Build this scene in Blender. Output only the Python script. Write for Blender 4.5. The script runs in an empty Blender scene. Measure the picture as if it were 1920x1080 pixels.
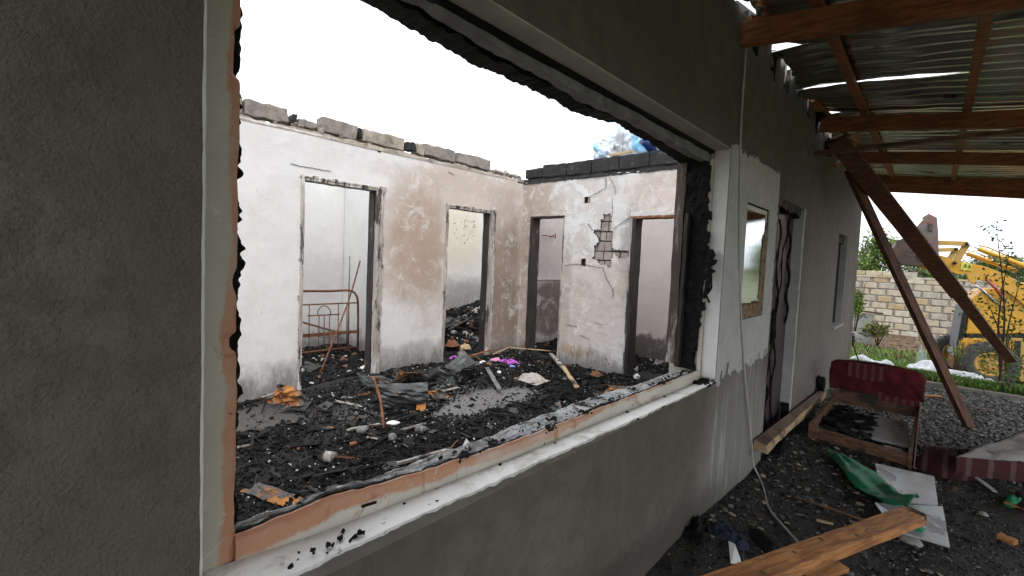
import bpy, math, random
import numpy as np
from mathutils import Vector, Matrix, Euler, noise as mn
R = math.radians
rnd = random.Random(7)
NP = np.random.default_rng(11)
S = bpy.context.scene
COL = S.collection

# ------------------------------------------------------------------ camera, sky, sun, exposure
F_PX, PPY, YAW, PIT, ROL = 845.37, 524.02, 0.75147, 0.05207, 0.04359
EYE = Vector((0.95, 0.0, 1.63))
_f = Vector((-math.sin(YAW)*math.cos(PIT), math.cos(YAW)*math.cos(PIT), -math.sin(PIT)))
_r0 = Vector((math.cos(YAW), math.sin(YAW), 0)); _u0 = _r0.cross(_f)
_r = math.cos(ROL)*_r0 + math.sin(ROL)*_u0; _u = _r.cross(_f)
cd = bpy.data.cameras.new('camera'); cam = bpy.data.objects.new('camera', cd); COL.objects.link(cam)
m3 = Matrix((_r, _u, -_f)).transposed()
cam.matrix_world = Matrix.Translation(EYE) @ m3.to_4x4()
cd.sensor_width = 36; cd.lens = 36*F_PX/1920; cd.shift_y = -(540-PPY)/1920
cd.clip_start = 0.02; cd.clip_end = 2000
S.camera = cam

SUN_EL, SUN_AZ = 52, 118          # azimuth measured from +X towards +Y is negative here: light comes over the yard side
w = bpy.data.worlds.new('World'); S.world = w; w.use_nodes = True
wn = w.node_tree; wn.nodes.clear()
sky = wn.nodes.new('ShaderNodeTexSky'); sky.sky_type = 'NISHITA'; sky.sun_disc = False
sky.sun_elevation = R(SUN_EL); sky.sun_rotation = R(SUN_AZ); sky.air_density = 1.0; sky.dust_density = 4.0; sky.ozone_density = 1.0
tcw = wn.nodes.new('ShaderNodeTexCoord')
mpw = wn.nodes.new('ShaderNodeMapping'); mpw.inputs['Scale'].default_value = (1, 1, 2.6)
nzw = wn.nodes.new('ShaderNodeTexNoise'); nzw.inputs['Scale'].default_value = 2.2; nzw.inputs['Detail'].default_value = 6
crw = wn.nodes.new('ShaderNodeMapRange'); crw.inputs[1].default_value = 0.3; crw.inputs[2].default_value = 0.75
crw.inputs[3].default_value = 0.0; crw.inputs[4].default_value = 1.0
hsw = wn.nodes.new('ShaderNodeHueSaturation'); hsw.inputs['Saturation'].default_value = 0.22
cloud = wn.nodes.new('ShaderNodeMix'); cloud.data_type = 'RGBA'
cloud.inputs[6].default_value = (9.0, 9.6, 10.7, 1); cloud.inputs[7].default_value = (11.4, 11.6, 12.0, 1)
mixw = wn.nodes.new('ShaderNodeMix'); mixw.data_type = 'RGBA'; mixw.inputs[0].default_value = 0.8
bgw = wn.nodes.new('ShaderNodeBackground'); bgw.inputs['Strength'].default_value = 0.1
outw = wn.nodes.new('ShaderNodeOutputWorld')
L = wn.links.new
L(tcw.outputs['Generated'], mpw.inputs['Vector']); L(mpw.outputs[0], nzw.inputs['Vector']); L(nzw.outputs[0], crw.inputs[0])
L(crw.outputs[0], cloud.inputs[0]); L(sky.outputs[0], hsw.inputs['Color']); L(hsw.outputs[0], mixw.inputs[6]); L(cloud.outputs[2], mixw.inputs[7])
L(mixw.outputs[2], bgw.inputs['Color']); L(bgw.outputs[0], outw.inputs[0])

sl = bpy.data.lights.new('sun', 'SUN'); sl.energy = 0.7; sl.angle = R(30); sl.color = (1, 0.97, 0.93)
so = bpy.data.objects.new('sun', sl); COL.objects.link(so)
sd = Vector((math.cos(R(SUN_EL))*math.sin(R(SUN_AZ)), math.cos(R(SUN_EL))*math.cos(R(SUN_AZ)), math.sin(R(SUN_EL))))
so.rotation_euler = sd.to_track_quat('Z', 'Y').to_euler(); so.location = (6, -4, 12)
S.view_settings.view_transform = 'Standard'; S.view_settings.look = 'None'
S.view_settings.gamma = 1; S.view_settings.use_curve_mapping = False
S.view_settings.exposure = 1.15

# ------------------------------------------------------------------ helpers
def at(px, py, ax, val):
    """point of the place on the plane axis=val that the photograph shows at that pixel"""
    d = _f + _r*((px-960)/F_PX) - _u*((py-PPY)/F_PX)
    i = 'xyz'.index(ax); t = (val-EYE[i])/d[i]
    return EYE + d*t

WLOC = {}
def tag(o, label=None, cat=None, group=None, kind=None):
    if label: o['label'] = label
    if cat: o['category'] = cat
    if group: o['group'] = group
    if kind: o['kind'] = kind
    return o
def thing(name, label, cat, loc, group=None):
    o = bpy.data.objects.new(name, None); COL.objects.link(o); o.location = loc; o.empty_display_size = .2
    WLOC[o.name] = Vector(loc)
    return tag(o, label, cat, group, 'thing')

class MB:
    def __init__(s): s.v = []; s.f = []; s.m = []; s.smooth = []
    def add(s, vs, fs, mi=0, sm=False):
        b = len(s.v); s.v += [tuple(v) for v in vs]; s.f += [tuple(i+b for i in f) for f in fs]
        s.m += [mi]*len(fs); s.smooth += [sm]*len(fs); return s
    def box(s, c, size, rot=(0, 0, 0), mi=0, jit=0):
        e = Euler(rot).to_matrix(); c = Vector(c); vs = []
        for x in (-.5, .5):
            for y in (-.5, .5):
                for z in (-.5, .5):
                    p = Vector((x*size[0], y*size[1], z*size[2]))
                    if jit: p += Vector([rnd.uniform(-jit, jit) for _ in range(3)])
                    vs.append(c + e @ p)
        return s.add(vs, [(0, 1, 3, 2), (4, 6, 7, 5), (0, 4, 5, 1), (2, 3, 7, 6), (0, 2, 6, 4), (1, 5, 7, 3)], mi)
    def bar(s, a, b, wd, h, up=(0, 0, 1), mi=0, taper=1.0, segs=1, jit=0):
        a, b = Vector(a), Vector(b); d = (b-a).normalized(); side = d.cross(Vector(up)).normalized(); u = side.cross(d)
        vs, fs = [], []
        for i in range(segs+1):
            t = i/segs; k = 1+(taper-1)*t; c = a.lerp(b, t)
            for sx, sz in ((-1, -1), (1, -1), (1, 1), (-1, 1)):
                j = Vector([rnd.uniform(-jit, jit) for _ in range(3)]) if jit else Vector()
                vs.append(c + side*(sx*wd/2*k) + u*(sz*h/2*k) + j)
        for i in range(segs):
            o = i*4
            for k in range(4): fs.append((o+k, o+(k+1) % 4, o+4+(k+1) % 4, o+4+k))
        fs.append((3, 2, 1, 0)); o = segs*4; fs.append((o, o+1, o+2, o+3))
        return s.add(vs, fs, mi)
    def tube(s, pts, r, n=8, mi=0, cap=True):
        pts = [Vector(p) for p in pts]; rs = r if isinstance(r, (list, tuple)) else [r]*len(pts)
        vs, fs = [], []; prev = None
        for i, p in enumerate(pts):
            d = (pts[min(i+1, len(pts)-1)] - pts[max(i-1, 0)]).normalized()
            if prev is None:
                prev = d.orthogonal().normalized()
            prev = (prev - d*prev.dot(d)).normalized(); q = d.cross(prev)
            for k in range(n):
                a = 2*math.pi*k/n; vs.append(p + (prev*math.cos(a)+q*math.sin(a))*rs[i])
        for i in range(len(pts)-1):
            for k in range(n):
                fs.append((i*n+k, i*n+(k+1) % n, (i+1)*n+(k+1) % n, (i+1)*n+k))
        if cap:
            fs.append(tuple(range(n-1, -1, -1))); o = (len(pts)-1)*n; fs.append(tuple(range(o, o+n)))
        return s.add(vs, fs, mi, True)
    def prism(s, poly, off, mi=0):
        poly = [Vector(p) for p in poly]; off = Vector(off); n = len(poly)
        vs = poly + [p+off for p in poly]
        fs = [tuple(range(n-1, -1, -1)), tuple(range(n, 2*n))]
        fs += [(i, (i+1) % n, n+(i+1) % n, n+i) for i in range(n)]
        return s.add(vs, fs, mi)
    def rock(s, c, size, seed=0, rot=0, mi=0, rough=.25, sub=2, sm=False):
        import bmesh
        bm = bmesh.new(); bmesh.ops.create_icosphere(bm, subdivisions=sub, radius=1)
        e = Euler((rnd.uniform(-.2, .2), rnd.uniform(-.2, .2), rot)).to_matrix(); c = Vector(c)
        vs = []
        for v in bm.verts:
            k = 1 + rough*(mn.noise(v.co*1.3+Vector((seed*7.1, 0, 0)))) + rough*.4*mn.noise(v.co*3.1+Vector((seed*3.1, 5, 0)))
            p = v.co*k; vs.append(c + e @ Vector((p.x*size[0]/2, p.y*size[1]/2, p.z*size[2]/2)))
        fs = [tuple(v.index for v in f.verts) for f in bm.faces]; bm.free()
        return s.add(vs, fs, mi, sm)
    def build(s, name, mats, parent=None, bevel=0, label=None, kind=None, solid=0, subs=0):
        if not isinstance(mats, (list, tuple)): mats = [mats]
        V = np.array(s.v, dtype=float)
        if parent is not None: o0 = WLOC[parent.name]
        else:
            lo, hi = V.min(0), V.max(0); o0 = Vector(((lo[0]+hi[0])/2, (lo[1]+hi[1])/2, lo[2]))
        me = bpy.data.meshes.new(name); me.from_pydata((V-np.array(o0)).tolist(), [], s.f)
        for m in mats: me.materials.append(m)
        me.polygons.foreach_set('material_index', s.m); me.polygons.foreach_set('use_smooth', s.smooth); me.update()
        o = bpy.data.objects.new(name, me); COL.objects.link(o)
        if parent is not None: o.parent = parent
        else: o.location = o0
        WLOC[o.name] = Vector(o0)
        if bevel:
            b = o.modifiers.new('bevel', 'BEVEL'); b.width = bevel; b.segments = 2; b.limit_method = 'ANGLE'; b.angle_limit = R(40)
        if solid:
            b = o.modifiers.new('solid', 'SOLIDIFY'); b.thickness = solid; b.offset = 0
        if subs:
            b = o.modifiers.new('subs', 'SUBSURF'); b.levels = subs; b.render_levels = subs
        if label: o['label'] = label
        if kind: o['kind'] = kind
        return o

def fresh(name, mats, V, Fc, midx=None, kind=None, parent=None, smooth=False):
    """big mesh from numpy arrays: V (n,3), Fc (m,k)"""
    me = bpy.data.meshes.new(name); k = Fc.shape[1]
    o0 = WLOC[parent.name] if parent is not None else Vector((0, 0, 0))
    me.vertices.add(len(V)); me.vertices.foreach_set('co', (V-np.array(o0)).astype(np.float32).ravel())
    me.loops.add(Fc.size); me.loops.foreach_set('vertex_index', Fc.astype(np.int32).ravel())
    me.polygons.add(len(Fc)); me.polygons.foreach_set('loop_start', np.arange(0, Fc.size, k, dtype=np.int32))
    try: me.polygons.foreach_set('loop_total', np.full(len(Fc), k, dtype=np.int32))
    except Exception: pass
    for m in (mats if isinstance(mats, (list, tuple)) else [mats]): me.materials.append(m)
    if midx is not None: me.polygons.foreach_set('material_index', midx.astype(np.int32))
    me.polygons.foreach_set('use_smooth', np.full(len(Fc), smooth))
    me.update(calc_edges=True); me.validate()
    o = bpy.data.objects.new(name, me); COL.objects.link(o)
    if parent is not None: o.parent = parent
    WLOC[o.name] = Vector(o0)
    if kind: o['kind'] = kind
    return o

def board(name, m_, a, b, wd, h, up=(0, 0, 1), segs=8, jit=.0015, taper=1.0, parent=None, bevel=.003):
    a, b = Vector(a), Vector(b); L_ = (b-a).length; x = (b-a)/L_; y = Vector(up).cross(x).normalized(); z = x.cross(y)
    mb = MB().bar((0, 0, 0), (L_, 0, 0), wd, h, segs=segs, jit=jit, taper=taper)
    o = mb.build(name, MAT[m_], None, bevel=bevel)
    for v in o.data.vertices: v.co += WLOC[o.name]
    M4 = Matrix((x, y, z)).transposed().to_4x4(); M4.translation = a-(WLOC[parent.name] if parent else Vector())
    o.matrix_local = M4
    if parent: o.parent = parent; o.matrix_local = M4
    WLOC[o.name] = a; return o
def rotmats(n, tilt=math.pi, g=None):
    g = g or NP
    a = g.uniform(0, 2*math.pi, n); b = g.uniform(-tilt, tilt, n); c = g.uniform(-tilt, tilt, n)
    ca, sa, cb, sb, cc, sc = np.cos(a), np.sin(a), np.cos(b), np.sin(b), np.cos(c), np.sin(c)
    z, o = np.zeros(n), np.ones(n)
    Rz = np.array([[ca, -sa, z], [sa, ca, z], [z, z, o]]).transpose(2, 0, 1)
    Rx = np.array([[o, z, z], [z, cb, -sb], [z, sb, cb]]).transpose(2, 0, 1)
    Ry = np.array([[cc, z, sc], [z, o, z], [-sc, z, cc]]).transpose(2, 0, 1)
    return Rz @ Rx @ Ry
def scatter(name, mats, bv, bf, pos, scl, tilt=math.pi, midx=None, jit=0.0, kind='stuff', parent=None, smooth=False, rots=None):
    n = len(pos); bv = np.array(bv, float); bf = np.array(bf)
    M = rotmats(n, tilt) if rots is None else rots
    base = np.repeat(bv[None], n, 0)
    if jit: base = base*(1+NP.uniform(-jit, jit, base.shape))
    V = np.einsum('nij,nkj->nki', M, base*scl[:, None, :]) + pos[:, None, :]
    Fc = bf[None] + (np.arange(n)*len(bv))[:, None, None]
    mi = np.repeat(midx, len(bf)) if midx is not None else None
    return fresh(name, mats, V.reshape(-1, 3), Fc.reshape(-1, bf.shape[1]), mi, kind, parent, smooth)
CUBE_V = [(-.5, -.5, -.5), (.5, -.5, -.5), (.5, .5, -.5), (-.5, .5, -.5), (-.4, -.45, .5), (.42, -.4, .5), (.38, .4, .5), (-.45, .35, .5)]
CUBE_F = [(0, 3, 2, 1), (4, 5, 6, 7), (0, 1, 5, 4), (1, 2, 6, 5), (2, 3, 7, 6), (3, 0, 4, 7)]
_t = (1+5**.5)/2
ICO_V = [Vector(v).normalized()*.5 for v in ((-1, _t, 0), (1, _t, 0), (-1, -_t, 0), (1, -_t, 0), (0, -1, _t), (0, 1, _t), (0, -1, -_t), (0, 1, -_t), (_t, 0, -1), (_t, 0, 1), (-_t, 0, -1), (-_t, 0, 1))]
ICO_F = [(0, 11, 5), (0, 5, 1), (0, 1, 7), (0, 7, 10), (0, 10, 11), (1, 5, 9), (5, 11, 4), (11, 10, 2), (10, 7, 6), (7, 1, 8), (3, 9, 4), (3, 4, 2), (3, 2, 6), (3, 6, 8), (3, 8, 9), (4, 9, 5), (2, 4, 11), (6, 2, 10), (8, 6, 7), (9, 8, 1)]
LEAF_V = [(0, 0, 0), (.5, .28, .06), (1, 0, 0), (.5, -.28, .06)]
LEAF_F = [(0, 1, 2, 3)]

# ---- materials
class NT:
    def __init__(s, name):
        s.mat = bpy.data.materials.new(name); s.mat.use_nodes = True; s.t = s.mat.node_tree
        s.b = s.t.nodes['Principled BSDF']; s.geo = s.t.nodes.new('ShaderNodeNewGeometry'); s.pos = s.geo.outputs['Position']
    def n(s, typ): return s.t.nodes.new(typ)
    def l(s, a, b): s.t.links.new(a, b)
    def vmap(s, scale, vec=None):
        m = s.n('ShaderNodeMapping'); m.inputs['Scale'].default_value = scale; s.l(vec or s.pos, m.inputs['Vector']); return m.outputs[0]
    def noise(s, scale, detail=5, rough=.6, dist=0, vec=None):
        k = s.n('ShaderNodeTexNoise'); k.inputs['Scale'].default_value = scale; k.inputs['Detail'].default_value = detail
        k.inputs['Roughness'].default_value = rough; k.inputs['Distortion'].default_value = dist
        s.l(vec or s.pos, k.inputs['Vector']); return k.outputs[0]
    def step(s, v, lo, hi, a=0., b=1.):
        k = s.n('ShaderNodeMapRange'); k.interpolation_type = 'SMOOTHSTEP'; s.l(v, k.inputs[0])
        for i, x in enumerate((lo, hi, a, b)): k.inputs[i+1].default_value = x
        return k.outputs[0]
    def math(s, op, a, b=None, clamp=False):
        k = s.n('ShaderNodeMath'); k.operation = op; k.use_clamp = clamp
        for i, x in enumerate((a, b)):
            if x is None: continue
            if isinstance(x, (int, float)): k.inputs[i].default_value = x
            else: s.l(x, k.inputs[i])
        return k.outputs[0]
    def mix(s, f, a, b):
        k = s.n('ShaderNodeMix'); k.data_type = 'RGBA'
        if isinstance(f, (int, float)): k.inputs[0].default_value = f
        else: s.l(f, k.inputs[0])
        for i, x in ((6, a), (7, b)):
            if isinstance(x, (tuple, list)): k.inputs[i].default_value = (*x[:3], 1)
            else: s.l(x, k.inputs[i])
        return k.outputs[2]
    def blob(s, c, r, namp=.5, nscale=3.0, soft=.5):
        sub = s.n('ShaderNodeVectorMath'); sub.operation = 'SUBTRACT'; s.l(s.pos, sub.inputs[0]); sub.inputs[1].default_value = c
        div = s.n('ShaderNodeVectorMath'); div.operation = 'DIVIDE'; s.l(sub.outputs[0], div.inputs[0]); div.inputs[1].default_value = r
        ln = s.n('ShaderNodeVectorMath'); ln.operation = 'LENGTH'; s.l(div.outputs[0], ln.inputs[0])
        nz = s.math('MULTIPLY', s.math('SUBTRACT', s.noise(nscale, 6, .65), .5), namp*2)
        d = s.math('ADD', ln.outputs['Value'], nz)
        return s.step(d, 1-soft, 1+soft*.5, 1., 0.)
    def bump(s, h, strength=.3, dist=.01, prev=None):
        k = s.n('ShaderNodeBump'); k.inputs['Strength'].default_value = strength; k.inputs['Distance'].default_value = dist
        s.l(h, k.inputs['Height'])
        if prev is not None: s.l(prev, k.inputs['Normal'])
        return k.outputs[0]
    def done(s, col, rough=.85, nrm=None, metal=0, spec=None, alpha=None):
        if isinstance(col, (tuple, list)): s.b.inputs['Base Color'].default_value = (*col[:3], 1)
        else: s.l(col, s.b.inputs['Base Color'])
        if isinstance(rough, (int, float)): s.b.inputs['Roughness'].default_value = rough
        else: s.l(rough, s.b.inputs['Roughness'])
        s.b.inputs['Metallic'].default_value = metal
        if spec is not None: s.b.inputs['Specular IOR Level'].default_value = spec
        if nrm is not None: s.l(nrm, s.b.inputs['Normal'])
        return s.mat
def simple(name, c, var=.25, scale=6, rough=.85, bump=.3, bscale=60, spots=(), blobs=(), metal=0, dist=.01, spec=None, stretch=None):
    t = NT(name); v = t.vmap(stretch) if stretch else t.pos
    lo = tuple(x*(1-var) for x in c); hi = tuple(min(1, x*(1+var)) for x in c)
    col = t.mix(t.step(t.noise(scale, 7, .65, vec=v), .3, .7), lo, hi)
    for (cc, sc, a, b) in spots: col = t.mix(t.step(t.noise(sc, 8, .7, .4, vec=v), a, b), col, cc)
    for bl in blobs: col = t.mix(t.math('MULTIPLY', t.blob(*bl[1]), bl[2]), col, bl[0])
    nr = t.bump(t.noise(bscale, 6, .7, vec=v), bump, dist)
    return t.done(col, rough, nr, metal, spec)
MAT = {}
# bare cement render of the facade
t = NT('cement_render')
c = t.mix(t.step(t.noise(1.3, 6, .6), .3, .7), (.108, .096, .074), (.152, .136, .109))
c = t.mix(t.step(t.noise(9, 8, .75), .35, .7), c, (.092, .08, .06))
c = t.mix(t.math('MULTIPLY', t.step(t.noise(2.3, 7, .7, .8), .56, .60), .2), c, (.2, .185, .155)); c = t.mix(t.math('MULTIPLY', t.step(t.noise(3.1, 7, .7, .6, vec=t.vmap((1, 1, .35))), .58, .63), .3), c, (.075, .066, .052))
c = t.mix(t.math('MULTIPLY', t.step(t.noise(130, 3, .6), .54, .62), .5), c, (.11, .098, .078))
c = t.mix(t.step(t.noise(48, 3, .6), .735, .775), c, (.36, .35, .32))
streak = t.step(t.noise(13, 5, .6, .2, vec=t.vmap((1, 1, .09))), .52, .68)
c = t.mix(t.math('MULTIPLY', streak, t.blob((0, 3.5, .3), (.5, .75, .75), .12, 4, .35)), c, (.40, .39, .375))
c = t.mix(t.math('MULTIPLY', t.blob((0, 3.5, .3), (.5, .8, .8), .12, 4, .35), .55), c, (.29, .28, .262))
c = t.mix(t.math('MULTIPLY', t.blob((0, 2.4, .0), (.5, 1.2, .28), .5, 3, .5), .8), c, (.10, .092, .08))
c = t.mix(t.math('MULTIPLY', t.blob((0, 7.2, .9), (.5, 2.6, 1.5), .4, 1.5, .5), .4), c, (.34, .325, .29))
h1 = t.noise(150, 3, .55); h2 = t.noise(16, 6, .6)
MAT['render'] = t.done(c, .86, t.bump(h2, .4, .03, t.bump(h1, .75, .009)))
# pale limewashed interior plaster with smoke stains
def plaster(name, base, stains, seed=0., crack=True, low=True, mott=0):
    t = NT(name)
    lo = tuple(x*.9 for x in base)
    c = t.mix(t.step(t.noise(2.2, 8, .65), .3, .7), lo, base)
    for (cc, args, k) in stains: c = t.mix(t.math('MULTIPLY', t.blob(*args), k), c, cc)
    c = t.mix(t.math('MULTIPLY', t.step(t.noise(5, 9, .75, .6), .52, .66), .55), c, base)
    c = t.mix(t.math('MULTIPLY', t.step(t.noise(26, 8, .7), .6, .72), .35), c, tuple(x*.6 for x in base))
    if mott:
        pn = t.noise(2.6, 9, .72, .5)
        c = t.mix(t.math('MULTIPLY', t.step(pn, .50, .535), mott), c, (.50, .43, .37)); c = t.mix(t.math('MULTIPLY', t.step(t.noise(3.7, 9, .75, .8), .56, .585), mott), c, (.70, .69, .67))
        c = t.mix(t.math('MULTIPLY', t.math('SUBTRACT', t.step(pn, .49, .505), t.step(pn, .51, .525)), mott*.5), c, (.2, .17, .15))
    c = t.mix(t.math('MULTIPLY', t.step(t.noise(8, 8, .7, .5, vec=t.vmap((1, 1, .35))), .6, .7), .4), c, tuple(min(1, x*1.12) for x in base))
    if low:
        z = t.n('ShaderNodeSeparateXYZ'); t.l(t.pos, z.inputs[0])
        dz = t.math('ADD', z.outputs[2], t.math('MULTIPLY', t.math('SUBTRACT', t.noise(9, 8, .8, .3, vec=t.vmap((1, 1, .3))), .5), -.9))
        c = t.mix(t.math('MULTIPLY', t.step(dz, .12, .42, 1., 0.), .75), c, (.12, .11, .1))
    nr = t.bump(t.noise(60, 6, .7), .25, .006)
    nr = t.bump(t.noise(4, 6, .6), .3, .03, nr)
    if crack:
        vo = t.n('ShaderNodeTexVoronoi'); vo.feature = 'DISTANCE_TO_EDGE'; vo.inputs['Scale'].default_value = 7
        dv = t.n('ShaderNodeVectorMath'); dv.operation = 'ADD'
        nzc = t.n('ShaderNodeTexNoise'); nzc.inputs['Scale'].default_value = 5; nzc.inputs['Detail'].default_value = 8; t.l(t.pos, nzc.inputs['Vector'])
        scn = t.n('ShaderNodeVectorMath'); scn.operation = 'SCALE'; scn.inputs['Scale'].default_value = .5; t.l(nzc.outputs['Color'], scn.inputs[0])
        t.l(t.pos, dv.inputs[0]); t.l(scn.outputs[0], dv.inputs[1]); t.l(dv.outputs[0], vo.inputs['Vector'])
        k = t.math('MULTIPLY', t.step(vo.outputs['Distance'], .0, .012, 1., 0.), t.step(t.noise(1.7, 3, .5), .5, .62))
        c = t.mix(t.math('MULTIPLY', k, .45), c, (.22, .19, .17))
    return t.done(c, .9, nr)
BR, BD, WH = (.36, .265, .20), (.235, .17, .13), (.66, .64, .62)
X0 = -3.92; YC = 5.39
MAT['inner_white'] = plaster('smoke_stained_limewash', WH, [
    ((.42, .335, .27), ((X0, 4.35, 1.95), (.6, 1.5, 1.3), .7, 1.6, .3), .75), ((.30, .24, .20), ((X0, 3.45, 1.7), (.6, .36, .8), .9, 2.5, .35), .6), ((.19, .14, .11), ((X0, 5.0, .7), (.6, .5, .7), .7, 3, .3), .9), ((.2, .155, .125), ((X0, 4.95, 2.2), (.6, .4, .5), .9, 3, .3), .55), ((.24, .215, .20), ((X0, 3.0, .25), (.6, 2.6, .22), .8, 5, .4), .6), ((.50, .47, .45), ((X0, 1.0, 2.9), (.6, 4, .35), .5, 2.5, .6), .35),
    (BR, ((X0, 3.35, 1.75), (.6, .5, .85), .3, 2.5, .5), .9), (BR, ((X0, 4.0, 2.6), (.6, 1.3, .16), .5, 3, .6), .45),
    (BD, ((X0, 5.05, 1.3), (.5, .42, 1.25), .25, 3, .4), .85), ((.50, .42, .37), ((X0, 4.6, 2.4), (.6, 1.1, .5), .35, 2, .7), .7),
    ((.48, .44, .42), ((X0, 6.3, 1.9), (.6, .9, .9), .2, 2, .5), .9), ((.16, .13, .115), ((X0, 6.3, .75), (.6, .9, .5), .1, 3, .15), 1.0)], mott=.10)
MAT['cross_white'] = plaster('cracked_limewash', (.67, .655, .635), [
    (BR, ((-3.6, YC, 2.1), (.5, .5, .8), .8, 2.5, .3), .75), ((.24, .2, .17), ((-3.0, YC, 1.1), (.12, .5, .9), .8, 4, .4), .6), ((.24, .2, .17), ((-2.0, YC, 1.7), (.16, .5, .7), .8, 4, .4), .6), (BR, ((-3.75, YC, 1.0), (.25, .5, 1.2), .3, 3, .5), .8),
    ((.55, .40, .31), ((-1.5, YC, 2.55), (.65, .5, .3), .4, 3, .7), .55), ((.50, .42, .36), ((-2.6, YC, 1.4), (.7, .5, .35), .5, 3, .7), .6),
    ((.5, .41, .34), ((-2.5, YC, .75), (.8, .5, .5), .6, 3, .6), .45), ((.42, .28, .14), ((-2.8, YC, .3), (.3, .5, .12), .5, 6, .6), .8)], mott=.55)
MAT['room_white'] = plaster('pale_plaster', (.68, .67, .65), [((.60, .53, .40), ((-6, 5.9, 2.1), (.6, .7, .9), .3, 2, .6), .8),
    ((.1, .09, .08), ((-6, 5.9, .7), (.6, 1.0, .45), .6, 3, .4), .5), ((.36, .35, .34), ((-6, 3, 1.2), (.6, .8, .4), .6, 4, .5), .3)])
MAT['room_pink'] = plaster('pink_plaster', (.74, .68, .64), [((.55, .54, .53), ((-1.5, 6.8, .9), (.5, .5, .6), .6, 4, .5), .7), ((.12, .1, .09), ((-2, 6.8, .25), (1.6, .5, .22), .8, 7, .3), .9)])
MAT['paint_white'] = simple('white_paint', (.55, .54, .525), .07, 5, .7, .35, 25, [((.36, .35, .33), 6, .62, .74)])
MAT['soffit'] = simple('grimy_soffit_paint', (.40, .375, .335), .15, 5, .85, .4, 40, [((.2, .18, .16), 5, .6, .72)])
MAT['char'] = simple('char', (.006, .0055, .005), .4, 14, .7, 1.0, 30, [((.028, .024, .022), 25, .60, .68), ((.10, .09, .085), 31, .68, .72)], dist=.04, spec=.25)
MAT['charwood'] = simple('scorched_wood', (.026, .02, .017), .5, 9, .8, .7, 30, [((.08, .045, .03), 7, .58, .7), ((.30, .28, .26), 9, .62, .68)], stretch=(1, 1, .2), dist=.02)
MAT['jamb'] = simple('burnt_jamb_paint', (.36, .32, .28), .3, 12, .85, .6, 40, [((.05, .04, .035), 10, .50, .58), ((.6, .58, .55), 14, .55, .63)], stretch=(1, 1, .18))
MAT['pvc'] = simple('heat_browned_plastic', (.50, .465, .38), .08, 3, .45, .15, 10, [((.38, .34, .28), 3, .55, .75)])
def pvcmat(name, c0, lowb=None, edgeaxis=None):
    t = NT(name)
    c = t.mix(t.step(t.noise(3, 5, .6), .35, .7), tuple(x*.88 for x in c0), c0)
    # brown scorching strongest along one edge of the profile
    z = t.n('ShaderNodeSeparateXYZ'); t.l(t.pos, z.inputs[0])
    ax, a, b = edgeaxis
    e = t.math('ADD', z.outputs[ax], t.math('MULTIPLY', t.math('SUBTRACT', t.noise(5, 7, .7, .5, vec=t.vmap((1, .45, .45))), .5), (b-a)*2.8))
    if ax == 2: e = t.math('ADD', t.math('ADD', e, t.step(z.outputs[1], .5, 1.2, .018, .056)), t.step(z.outputs[1], 1.1, 2.2, .008, -.022))
    else: e = t.math('ADD', e, t.step(z.outputs[2], 1.2, 2.2, .010, -.002))
    fac = t.step(e, a+(b-a)*.35, a+(b-a)*.65)
    c = t.mix(t.math('MULTIPLY', t.math('MULTIPLY', fac, t.step(t.noise(4, 7, .7, .4, vec=t.vmap((1, .5, 1))), .30, .52, .35, 1.)), .9), c, (.47, .215, .115))
    c = t.mix(t.math('MULTIPLY', t.step(e, b, b+(b-a)*.7), .8), c, (.36, .13, .06))
    ln = t.step(t.noise(3.2, 3, .5, .3, vec=t.vmap((1, .3, 5)) if ax == 1 else t.vmap((1, 4, .3))), .66, .69)
    c = t.mix(t.math('MULTIPLY', ln, .65), c, (.34, .16, .07))
    c = t.mix(t.math('MULTIPLY', t.step(t.noise(11, 8, .75, .6), .60, .63), .7), c, (.56, .50, .42)); c = t.mix(t.math('MULTIPLY', t.step(t.noise(6, 8, .7, 1.0), .60, .66), .5), c, (.24, .085, .04))
    c = t.mix(t.step(t.noise(19, 6, .75), .66, .70), c, (.05, .04, .035))
    return t.done(c, .42, t.bump(t.noise(9, 5, .6), .35, .02))
MAT['pvc_left'] = pvcmat('scorched_plastic_post', (.47, .44, .355), edgeaxis=(1, .258, .29))
MAT['pvc_bottom'] = pvcmat('scorched_plastic_rail', (.56, .53, .46), edgeaxis=(2, .975, 1.02))
MAT['sill'] = simple('white_sill_paint', (.82, .81, .78), .06, 6, .55, .6, 40, [((.55, .52, .46), 4, .50, .62), ((.33, .31, .28), 16, .60, .66), ((.05, .045, .04), 28, .71, .74)])
MAT['ash'] = simple('ash_covered_plaster', (.60, .59, .575), .3, 14, .95, 1.0, 35, [((.05, .047, .045), 9, .54, .60), ((.6, .59, .58), 22, .6, .66), ((.06, .055, .05), 45, .62, .68)], dist=.04)
MAT['greymetal'] = simple('sooty_grey_metal', (.17, .165, .155), .3, 8, .6, .4, 25, [((.05, .048, .045), 7, .55, .66)])
MAT['block'] = simple('cinder_block', (.25, .215, .185), .25, 9, .95, .9, 70, [((.36, .31, .25), 5, .56, .68), ((.1, .09, .085), 60, .6, .68)], dist=.02)
MAT['mortar'] = simple('old_mortar', (.34, .29, .235), .25, 9, .95, .9, 45, [((.18, .15, .125), 7, .5, .66)], dist=.02)
MAT['blackblock'] = simple('soot_black_block', (.018, .017, .0165), .5, 7, .85, .9, 50, [((.075, .072, .07), 9, .57, .68)], dist=.02)
MAT['brick'] = simple('exposed_stone', (.36, .30, .265), .22, 9, .95, .8, 45, [((.2, .17, .15), 12, .58, .68)], dist=.02)
MAT['darkjoint'] = simple('dark_joint', (.06, .05, .045), .3, 15, .95, .6)
MAT['rust'] = simple('rust', (.19, .075, .035), .45, 14, .85, .7, 60, [((.36, .15, .04), 10, .55, .68), ((.05, .035, .03), 12, .58, .7)])
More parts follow.
